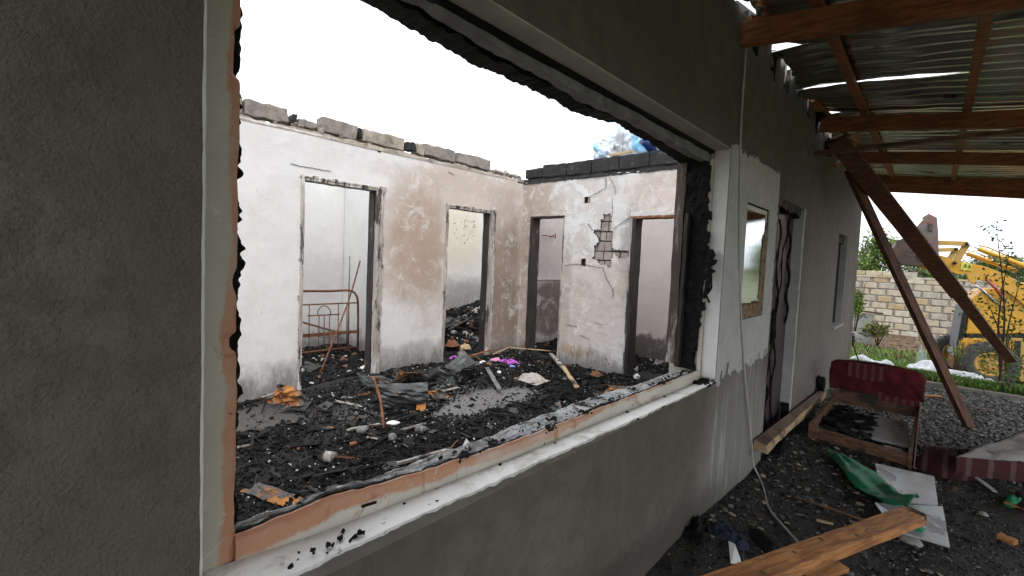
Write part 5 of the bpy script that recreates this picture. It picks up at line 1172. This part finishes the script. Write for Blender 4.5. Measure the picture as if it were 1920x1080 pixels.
# ------------------------------------------------------------------ garden
def foliage(name, pts, scl, mats, p, parent=None, kind='stuff', sz=(.04, .09)):
    n = len(pts); s_ = NP.uniform(sz[0], sz[1], (n, 1))*np.ones((1, 3)); return scatter(name, [MAT[m] for m in mats], LEAF_V, LEAF_F, pts, s_, 1.3, NP.choice(len(mats), n, p=p), .15, kind, parent)
def crown_pts(n, c, r_, lumps=9, seed=0, hollow=.45):
    g = np.random.default_rng(seed); L_ = []
    for k in range(lumps):
        d = g.normal(size=3); d /= np.linalg.norm(d); d[2] = abs(d[2])*.9-.25
        cc = np.array(c)+d*np.array(r_)*g.uniform(.35, .85); rr = np.array(r_)*g.uniform(.25, .5)
        q = g.normal(size=(n//lumps, 3)); q /= np.linalg.norm(q, axis=1)[:, None]; q *= g.uniform(hollow, 1.08, (len(q), 1))
        L_.append(cc+q*rr)
    return np.vstack(L_)
def tree(x, y, h, rx, label, mats, p, seed, n=5200, z0=-.35, group=None, name='garden_tree', sz=(.07, .14)):
    T = thing(name, label, 'tree', (x, y, z0), group); g = random.Random(seed)
    mb = MB(); top = Vector((x+g.uniform(-.2, .2), y, z0+h*.75)); base = Vector((x, y, z0)); mid = base.lerp(top, .5)+Vector((.08, 0, 0))
    mb.tube(cat([base, mid, top], 4), [.10*(1-.75*i/8) for i in range(9)], 8)
    for k in range(9):
        a = g.uniform(0, 6.28); s_ = base.lerp(top, g.uniform(.25, .9)); e_ = s_+Vector((math.cos(a)*rx*.7, math.sin(a)*rx*.7, h*g.uniform(.12, .3)))
        mb.tube([s_, s_.lerp(e_, .5)+Vector((0, 0, .08)), e_], [.035, .022, .008], 5)
    mb.build('trunk', MAT['bark'], T)
    foliage('crown', crown_pts(n, (x, y, z0+h*.62), (rx, rx*.8, h*.42), 16, seed), None, mats, p, T, sz=sz)
G = 'trees behind the garden wall'
for k, (x, y, h, rx, lb, ms, p) in enumerate(((-1.9, 23.5, 3.5, 1.3, 'leftmost bushy tree over the wall beside the house corner', ('leafA', 'leafB', 'leafC'), (.5, .25, .25)),
        (-.75, 24.5, 4.1, 1.0, 'tall loose green tree showing behind the two crossed props', ('leafA', 'leafB', 'leafC'), (.5, .3, .2)),
        (-.35, 21.5, 2.2, 1.1, 'low yellow green bush just over the wall below the bucket', ('leafB', 'leafA', 'leafC'), (.5, .3, .2)),
        (.9, 23, 2.5, 1.3, 'low green bush over the wall between board and boom', ('leafA', 'leafB', 'leafC'), (.5, .2, .3)),
        (2.3, 24, 3.1, 1.3, 'dark green tree behind the digger cylinders', ('leafA', 'leafC', 'leafB'), (.45, .4, .15)),
        (3.8, 25, 3.3, 1.5, 'green tree at the right edge behind the digger', ('leafA', 'leafC', 'leafB'), (.5, .3, .2)),
        (1.2, 29, 3.0, 1.8, 'far dark tree behind the garden wall trees', ('leafC', 'leafA'), (.6, .4)))):
    tree(x, y, h, rx, lb, ms, p, 30+k, group=G)
for k, (x, y, h, rx, lb) in enumerate(((7.0, 11.5, 4.2, 1.7, 'broad green tree in the yard mirrored in the small window'), (5.6, 14.5, 3.2, 1.4, 'smaller green tree beyond the yard, mirrored low in the window'))):
    tree(x, y, h, rx, lb, ('leafA', 'leafB', 'leafC'), (.5, .25, .25), 60+k, 4200)
# garden wall of limestone blocks
GW = thing('garden_wall', 'long garden wall of cream and yellow limestone blocks behind the digger', 'wall', (2, 18.3, -.3))
e_ = Vector((1, .1, 0)).normalized(); nrm = Vector((-e_.y, e_.x, 0)); O = Vector((-4.2, 17.75, 0))
ang = math.atan2(e_.y, e_.x)
MB().bar(O+nrm*.13+Vector((0, 0, .55)), O+e_*11.5+nrm*.13+Vector((0, 0, .55)), .2, 1.85).build('mortar_core', MAT['wmortar'], GW)
meshes = []
for q in range(4):
    for v_ in range(3):
        mb = MB(); L_ = .372; mb.bar((-L_/2, 0, 0), (L_/2, 0, 0), .1, .172, segs=5, jit=.009)
        o = mb.build('limestone_block', MAT['stones'][q], GW, bevel=.014); meshes.append(o)
protos = list(meshes); first = set(range(12)); cnt = 0
for r_ in range(9):
    z = -.33+r_*.205; off = .21*(r_ % 2)+rnd.uniform(-.05, .05); s_ = off
    while s_ < 11.2:
        hh = 1.0 if r_ < 8 else 1.1
        top = r_ == 8
        if not (top and False):
            pr = rnd.choice(protos)
            if cnt < 12: o = protos[cnt]
            else:
                o = pr.copy(); COL.objects.link(o); o.parent = GW
            cnt += 1
            loc = O+e_*(s_+.2)+nrm*(.05+rnd.uniform(-.006, .012))+Vector((0, 0, z+.10)); L0 = GW.location
            o.matrix_local = Matrix.Translation(loc-L0) @ Euler((0, rnd.uniform(-.012, .012), ang)).to_matrix().to_4x4() @ Matrix.Translation(Vector(L0))
            o.matrix_local = Matrix.Translation(loc-L0) @ Euler((0, rnd.uniform(-.012, .012), ang)).to_matrix().to_4x4() @ Matrix.Diagonal((rnd.uniform(.86, 1.06), 1, hh, 1))
        s_ += .415
L0 = GW.location
for o in GW.children:      # block meshes are built about the origin: bring their vertices back to it once
    pass
for me in {o.data for o in protos}:
    me.transform(Matrix.Translation(Vector(L0)))
for k in range(28):
    p = O+e_*(.2+k*.41)+nrm*.11; z = 1.485
    MB().bar(p+Vector((0, 0, z)), p+e_*.4+Vector((0, 0, z)), .24, .055, segs=3, jit=.004).build('cap_slab', MAT['stones'][k % 4], GW, bevel=.008)
for k in range(11):
    p = O+e_*(.3+k*.41)+nrm*.11; MB().bar(p+Vector((0, 0, 1.59)), p+e_*.4+Vector((0, 0, 1.59)), .18, .13, segs=3, jit=.006).build('top_block', MAT['stones'][(k*7) % 4], GW, bevel=.01)
# grass
P = region_pts(120000, -1.6, 4.5, 9.15, 14.5, ground_h, 0, lambda x, y: (1.0 if y < 12.6-.75*max(0, x)+.5*nz(x, 0, 0, .8) else .07)*(.5+.5*(nz(x, y, 0, 1.4) > -.25)))
n = len(P); M = rotmats(n, .5); GV = [(-.06, 0, 0), (.06, 0, 0), (.05, .10, .6), (0, .28, 1.0)]
scatter('grass', [MAT['grass1'], MAT['grass2'], MAT['leafC']], GV, [(0, 1, 2, 3)], P, NP.uniform(.05, .16, (n, 1))*np.array([[1.6, 1, 1]]), midx=NP.choice(3, n, p=[.76, .18, .06]), rots=M)
P = region_pts(2600, -3, 6, 11.5, 18, ground_h, .01)
scatter('soil_clods', [MAT['soil'], MAT['grass2']], ICO_V, ICO_F, P, NP.uniform(.015, .07, (len(P), 1))*np.array([1, 1, .6]), .5, NP.choice(2, len(P), p=[.8, .2]), .2)
P = region_pts(1500, .9, 3.4, 9.15, 9.9, ground_h, .05)
scatter('broad_weeds', [MAT['leafA'], MAT['leafB']], LEAF_V, LEAF_F, P, NP.uniform(.05, .1, (len(P), 1))*np.ones((1, 3)), .9, NP.choice(2, len(P)), .1)
# young fruit tree
FT = thing('young_fruit_tree', 'slender leafy young tree growing behind the kerb in front of the digger', 'tree', (1.81, 9.3, 0))
mb = MB(); stems = []
for k, (px, py_, x1, y1) in enumerate(((1872, 738, 1868, 425), (1880, 740, 1893, 470), (1888, 742, 1850, 560), (1890, 742, 1915, 520), (1866, 738, 1862, 640), (1895, 742, 1905, 600))):
    a = at(px, py_, 'y', 9.3+.05*k); a.z = ground_h(a.x, a.y)-.02; b = at(x1, y1, 'y', 9.3+.12*(k-2)); m_ = a.lerp(b, .5)+Vector((.07*(-1)**k, .03, 0)); c = cat([a, m_, b], 8); stems.append(c)
    mb.tube(c, [.017*(1-.85*i/16) for i in range(17)], 6)
mb.build('trunk', MAT['bark'], FT)
lf = []; lfb = MB().add([Vector(v)*1 for v in LEAF_V]+[], [(0, 1, 2, 3)]); 
for m_ in ('leafA', 'leafP', 'leafC'):
    me = bpy.data.meshes.new('leaf'); me.from_pydata([(0, 0, 0), (.3, .22, .03), (.7, .2, .05), (1, 0, 0), (.7, -.2, .05), (.3, -.22, .03), (.5, 0, -.03)], [], [(0, 1, 6), (1, 2, 6), (2, 3, 6), (3, 4, 6), (4, 5, 6), (5, 0, 6)]); me.materials.append(MAT[m_]); lf.append(me)
cnt = 0
while cnt < 240:
    c = rnd.choice(stems[:4]); i = int(len(c)*rnd.random()**.8); i = max(3, min(i, len(c)-1)); f_ = i/len(c)
    p = c[i]; spread = .05 if p.z > 1.75 else .17
    p = p+Vector((rnd.gauss(0, spread), rnd.gauss(0, spread), rnd.gauss(0, .06)))
    o = bpy.data.objects.new('leaf', rnd.choices(lf, (.62, .2, .18))[0]); COL.objects.link(o); o.parent = FT; o.location = p-FT.location
    s_ = rnd.uniform(.045, .08); o.scale = (s_, s_, s_); o.rotation_euler = (rnd.uniform(-.8, .8), rnd.uniform(-.7, .9), rnd.uniform(0, 6.28)); cnt += 1
pts = []
for k in range(800):
    c = rnd.choice(stems); i = max(3, min(int(len(c)*rnd.random()**.8), len(c)-1)); p = c[i]; s_ = .04 if p.z > 1.75 else .17
    pts.append((p.x+rnd.gauss(0, s_), p.y+rnd.gauss(0, s_), p.z+rnd.gauss(0, .07)))
foliage('small_leaves', np.array(pts), None, ('leafA', 'leafC', 'leafB'), (.5, .3, .2), FT, sz=(.03, .06))
# plants and odds by the house corner
def bush(name, x, y, z0, h, r_, label, mats, p, n, seed, sz=(.04, .08)):
    T = thing(name, label, 'shrub', (x, y, z0)); mb = MB(); g = random.Random(seed)
    for k in range(7):
        a = g.uniform(0, 6.28); mb.tube([(x, y, z0), (x+math.cos(a)*r_*.4, y+math.sin(a)*r_*.4, z0+h*.6), (x+math.cos(a)*r_*.7, y+math.sin(a)*r_*.7, z0+h*.95)], [.012, .008, .004], 5)
    mb.build('stems', MAT['bark'], T); foliage('leaves', crown_pts(n, (x, y, z0+h*.55), (r_, r_, h*.5), 9, seed, .2), None, mats, p, T, sz=sz)
bush('tall_shrub', -.42, 14.0, -.28, 1.75, .26, 'tall green shrub hugging the corner of the house', ('leafA', 'leafB', 'leafC'), (.5, .35, .15), 1400, 4)
bush('dry_shrub', .02, 14.6, -.28, .72, .34, 'low brownish green shrub beside the white panel', ('leafD', 'leafB', 'leafA'), (.45, .3, .25), 1500, 5)
bush('sapling', 1.36, 11.0, -.22, .75, .14, 'spindly sapling in front of the digger grille', ('leafB', 'leafA'), (.6, .4), 90, 6)
wp = thing('yard_board', 'weathered white panel with a dark pole on top by the house corner', 'panel', (-.35, 14.9, -.28))
MB().box((-.42, 15.0, .12), (.62, .04, .78)).build('panel_board', MAT['whiteboard'], wp); MB().tube([at(1598, 581, 'y', 14.9), at(1656, 588, 'y', 14.9)], .025, 6).build('pole', MAT['bark'], wp)
def sackmesh(px, py_, size, h, m_, seed, label, rot): 
    p = at(px, py_, 'z', -.08); g = ground_h(p.x, p.y); o = mound('plastic_sack', m_, (p.x, p.y, g), size, h, seed, .6, 26, rot=rot, fold=9); tag(o, label, 'sack')
sackmesh(1630, 681, (.9, .5, 0), .24, 'sack', 3, 'white woven sack lying on the grass behind the sofa back', .2)
sackmesh(1732, 688, (.6, .5, 0), .28, 'sack', 5, 'crumpled white sack on the grass just left of the prop', -.9)
sackmesh(1728, 680, (.2, .18, 0), .42, 'greysack', 6, 'grey green plastic peak standing up from the crumpled sack', .3)
sackmesh(1825, 716, (1.1, .45, 0), .2, 'sack', 8, 'long strip of white sheeting on the grass in front of the wheel', -.85)
gl = thing('garden_light', 'white ball lamp on a bent black cable at the corner of the house', 'lamp', (.02, 9.5, 0))
p = at(1601, 626, 'y', 9.55); MB().rock(tuple(p), (.085, .085, .085), rough=0, sub=3, sm=True).build('lamp_ball', MAT['white'], gl)
MB().tube(cat([p, at(1600, 645, 'y', 9.52), at(1607, 668, 'y', 9.5), at(1616, 690, 'y', 9.45)]), .011, 6).build('black_cable', MAT['blackcable'], gl)

# ------------------------------------------------------------------ backhoe loader beyond the kerb
EX = thing('backhoe_loader', 'old yellow backhoe loader with its rusty front bucket raised', 'digger', (1.72, 11.5, -.28))
M_ = Vector((-.9928, -.12, 0)); LT = Vector((-.12, .9928, 0)); W0 = Vector((1.72, 11.5, 0))
def X3(s_, z, t_): return W0+M_*s_+LT*t_+Vector((0, 0, z))
def onlat(px, py_, t_):
    d = _f + _r*((px-960)/F_PX) - _u*((py_-PPY)/F_PX); P0 = W0+LT*t_; k = (P0-EYE).dot(LT)/d.dot(LT); return EYE+d*k
def pr(name, px, t0, t1, m_, bev=.01, parent=EX, poly=None):
    P = [onlat(a, b, t0) for a, b in px] if poly is None else [X3(a, b, t0) for a, b in poly]
    return MB().prism(P, LT*(t1-t0)).build(name, MAT[m_], parent, bevel=bev)
def wheel(s_, z, r_, wd, t_, name='wheel'):
    o = MB(); n = 36
    for k in range(n):      # lugs
        a = 2*math.pi*k/n; c = X3(s_+math.cos(a)*r_*.97, z+math.sin(a)*r_*.97, t_+(wd*.22 if k % 2 else -wd*.22)); tg = M_*(-math.sin(a))+Vector((0, 0, math.cos(a))); rd = M_*math.cos(a)+Vector((0, 0, math.sin(a)))
        o.bar(c-LT*wd*.25, c+LT*wd*.25, r_*.09, r_*.08, up=rd)
    vs = []; prof = [(.52, -.42), (.62, -.5), (.85, -.5), (.95, -.42), (.98, 0), (.95, .42), (.85, .5), (.62, .5), (.52, .42)]; q = len(prof)
    for k in range(n):
        a = 2*math.pi*k/n
        for (f_, g) in prof: vs.append(X3(s_+math.cos(a)*r_*f_, z+math.sin(a)*r_*f_, t_+g*wd))
    o.add(vs, [(k*q+i, ((k+1) % n)*q+i, ((k+1) % n)*q+(i+1) % q, k*q+(i+1) % q) for k in range(n) for i in range(q)], sm=True)
    wh = o.build(name, MAT['rubber'], EX)
    rm = MB(); c = X3(s_, z, t_)
    prof = [(.55, -.44), (.50, -.46), (.47, -.30), (.30, -.22), (.26, -.34), (.20, -.38), (.0, -.38)]; vs = []
    for k in range(n):
        a = 2*math.pi*k/n
        for (f_, g) in prof: vs.append(X3(s_+math.cos(a)*r_*f_, z+math.sin(a)*r_*f_, t_+g*wd))
    q = len(prof); rm.add(vs, [(k*q+i, ((k+1) % n)*q+i, ((k+1) % n)*q+i+1, k*q+i+1) for k in range(n) for i in range(q-1)])
    for k in range(8):
        a = 2*math.pi*k/8; p_ = X3(s_+math.cos(a)*r_*.235, z+math.sin(a)*r_*.235, t_-wd*.36); rm.tube([p_, p_-LT*.02], .012, 6)
    rm.build('rim', MAT['yellowdk'], wh); return wh
wheel(-.05, .10, .385, .26, .08); wheel(.26, .12, .36, .24, .95); wheel(-2.3, .36, .65, .38, .1); wheel(-2.3, .36, .65, .38, 1.0)
BR_ = .16
pr('engine_hood', [(1810, 626), (1822, 560), (1838, 547), (1862, 542), (1925, 545), (2010, 548), (2010, 626)], BR_, .95, 'yellow', .02)
pr('hood_gap', [(1812, 634), (1812, 625), (2010, 628), (2010, 640)], BR_+.03, .92, 'blackp', 0)
pr('side_panel', [(1806, 634), (1896, 636), (1896, 662), (1880, 668), (1838, 672), (1824, 695), (1808, 690), (1795, 688), (1797, 640)], BR_-.01, .96, 'yellow', .012)
pr('rear_chassis', [(1896, 634), (2060, 640), (2060, 720), (1912, 716), (1900, 676)], BR_, .95, 'yellowdk', .01)
g_ = pr('radiator_grille', [(1791, 660), (1806, 575), (1816, 572), (1803, 662)], BR_+.01, .9, 'grille', .005)
for k in range(3):
    a0, a1 = onlat(1794.5+k*3.6, 656, BR_-.004), onlat(1806.5+k*3.2, 585, BR_-.004); MB().bar(a0, a1, .012, .012).build('grille_bar', MAT['blackp'], g_)
pr('grille_foot', [(1788, 668), (1791, 656), (1803, 658), (1800, 668)], BR_, .9, 'whiteboard', .004)
pr('front_weight', [(1786, 692), (1789, 668), (1801, 668), (1799, 696)], BR_+.02, .9, 'rust', .006)
pr('axle', None, .15, .95, 'blackp', poly=[(-.12, .04), (.02, .04), (.02, .16), (-.12, .16)])
pr('cab', None, .12, 1.0, 'yellow', .03, poly=[(-1.1, .5), (-1.0, 1.5), (-1.1, 2.5), (-2.2, 2.5), (-2.35, .5)])
pr('cab_window', None, .10, 1.02, 'blackp', .0, poly=[(-1.25, 1.4), (-1.25, 2.35), (-2.1, 2.35), (-2.15, 1.4)])
pr('black_arm', [(1898, 690), (1905, 640), (1915, 640), (1912, 700)], .0, .08, 'blackp', .005)
# loader boom: a bent plate on each side
boom = [(1725, 490), (1742, 497), (1760, 478), (1775, 482), (1790, 487), (1812, 492), (1848, 500), (1880, 512), (1935, 540), (1990, 580), (1985, 640), (1950, 640), (1940, 590), (1905, 558), (1868, 534), (1834, 524), (1826, 533), (1817, 528), (1813, 514), (1795, 514), (1765, 502), (1740, 506), (1724, 502)]
b_ = pr('loader_boom', boom, .12, .2, 'yellow', .006); pr('loader_boom', boom, .95, 1.03, 'yellow', .006)
pr('boom_cross_tube', [(1770, 486), (1790, 490), (1788, 506), (1768, 502)], .2, .95, 'yellow', .01)
pr('boom_cross_tube', [(1850, 505), (1870, 512), (1866, 526), (1848, 520)], .2, .95, 'yellow', .01)
st = pr('warning_sticker', [(1803, 491), (1823, 494), (1821, 509), (1801, 506)], .112, .1185, 'sticker', 0)
for q in ((1810, 498), (1818, 499.5)):
    mb = MB(); P = [onlat(q[0]-3, q[1]+2.6, .109), onlat(q[0]+3, q[1]+3, .109), onlat(q[0]+.3, q[1]-3.2, .109)]
    for a, b in zip(P, P[1:]+P[:1]): mb.bar(a, b, .006, .004)
    mb.tube([onlat(q[0], q[1]-1, .109), onlat(q[0], q[1]+1.4, .109)], .004, 4); mb.build('warning_triangle', MAT['blackp'], st)
mb = MB(); mb.bar(onlat(1804, 505, .109), onlat(1806, 506, .109), .02, .004).tube([onlat(1812, 506, .109), onlat(1815, 507.5, .109), onlat(1820, 506.5, .109)], .004, 4); mb.build('sticker_mark', MAT['blackp'], st)
def linkbar(p, q, wd, t_, nm='bucket_link', m_='yellowdk'):
    return MB().bar(onlat(*p, t_), onlat(*q, t_), .04, wd, up=LT.cross(onlat(*q, t_)-onlat(*p, t_))).build(nm, MAT[m_], EX, bevel=.006)
for t_ in (.10, 1.0):
    linkbar((1752, 455), (1814, 457), .085, t_); linkbar((1813, 457), (1791, 493), .10, t_+.04)
    linkbar((1752, 469), (1793, 468), .07, t_); linkbar((1793, 467), (1780, 486), .08, t_+.04)
    for q in ((1813, 457), (1791, 493), (1793, 467)):
        mb = MB(); c = onlat(*q, t_-.035); mb.tube([c, c+LT*.12], .028, 12); mb.tube([c-LT*.006, c], .014, 8); mb.build('pin', MAT['blackp'], EX)
def cyl(p, q, r1, r2, frac, t_):
    A, B = onlat(*p, t_), onlat(*q, t_); m_ = A.lerp(B, frac)
    o = MB().tube([m_, m_.lerp(B, .03), B], [r1*1.1, r1, r1], 12).build('hydraulic_cylinder', MAT['yellow'], EX); MB().tube([A, m_], r2, 8).build('piston_rod', MAT['chrome'], o)
    MB().tube([m_+Vector((0, 0, r1+.02)), m_.lerp(B, .15)+Vector((0, 0, r1+.045)), m_.lerp(B, .5)+Vector((0, 0, r1+.02))], .010, 6).build('feed_pipe', MAT['yellowdk'], o)
cyl((1813, 458), (1960, 514), .042, .012, .16, .1); cyl((1792, 468), (1905, 508), .038, .012, .2, .22); cyl((1813, 458), (1960, 514), .042, .012, .16, 1.0)
o = MB().tube([onlat(1826, 530, .16), onlat(1860, 560, .16), onlat(1885, 582, .16)], .022, 10).build('lift_ram', MAT['chrome'], EX)
MB().tube([onlat(1850, 525, .08), onlat(1868, 542, .08), onlat(1885, 568, .1)], .022, 8).build('red_ram', MAT['redhose'], EX)
MB().tube(cat([onlat(1886, 500, .1), onlat(1895, 488, .1), onlat(1912, 494, .1), onlat(1918, 505, .1), onlat(1900, 515, .1)]), .012, 6).build('hose', MAT['blackp'], EX)
MB().tube([onlat(1850, 524, .11), onlat(1849, 517, .11), onlat(1855, 515, .11)], .008, 6).build('boom_slot', MAT['blackp'], EX)
# bucket: side plates, curved shell, lip
bk = pr('bucket_side_plate', [(1741, 400), (1757, 408), (1759, 430), (1761, 492), (1736, 500), (1716, 488), (1708, 462), (1716, 428)], .0, .03, 'bucket_side', .004)
pr('wear_plate', [(1740, 418), (1749, 420), (1748, 434), (1741, 432)], -.02, .0, 'bucket', .006, bk)
pr('bucket_side_plate', [(1741, 400), (1757, 408), (1759, 430), (1761, 492), (1736, 500), (1716, 488), (1708, 462), (1716, 428)], .75, .78, 'bucket_side', .004)
pr('bucket_back', [(1738, 402), (1757, 408), (1761, 492), (1752, 492), (1750, 414)], .03, .75, 'bucket', .004)
pr('bucket_shell', [(1752, 492), (1740, 499), (1716, 499), (1693, 497), (1678, 490), (1662, 477), (1664, 471), (1678, 462), (1700, 474), (1722, 478), (1745, 470)], .0, .78, 'bucket', .012)
pr('bucket_upper_shell', [(1678, 463), (1681, 452), (1692, 447), (1702, 449), (1712, 470), (1722, 477), (1700, 474)], .0, .78, 'bucket', .01)
pr('boom_end', [(1726, 490), (1740, 486), (1756, 497), (1740, 504), (1727, 499)], .1, .2, 'yellow', .006)

# families of alike things
FAM = {'crumpled_sheet': 'burnt metal sheets on the room floor', 'burnt_tin': 'burnt tin cans in the char', 'rock': 'loose stones on the porch ground', 'plastic_sack': 'plastic sacks on the grass',
       'rag': 'rags lying on the room floor', 'wood_offcut': 'wood pieces scattered on the porch', 'plank': 'planks on the room floor', 'lath': 'laths on the debris heap', 'scrap': 'scraps on the debris heap', 'rubble': 'pale lumps on the room floor', 'plaster_flake': 'white flakes by the ledge'}
for o in list(COL.objects):
    k = o.name.split('.')[0]
    if o.parent is None and k in FAM and 'group' not in o: o['group'] = FAM[k]
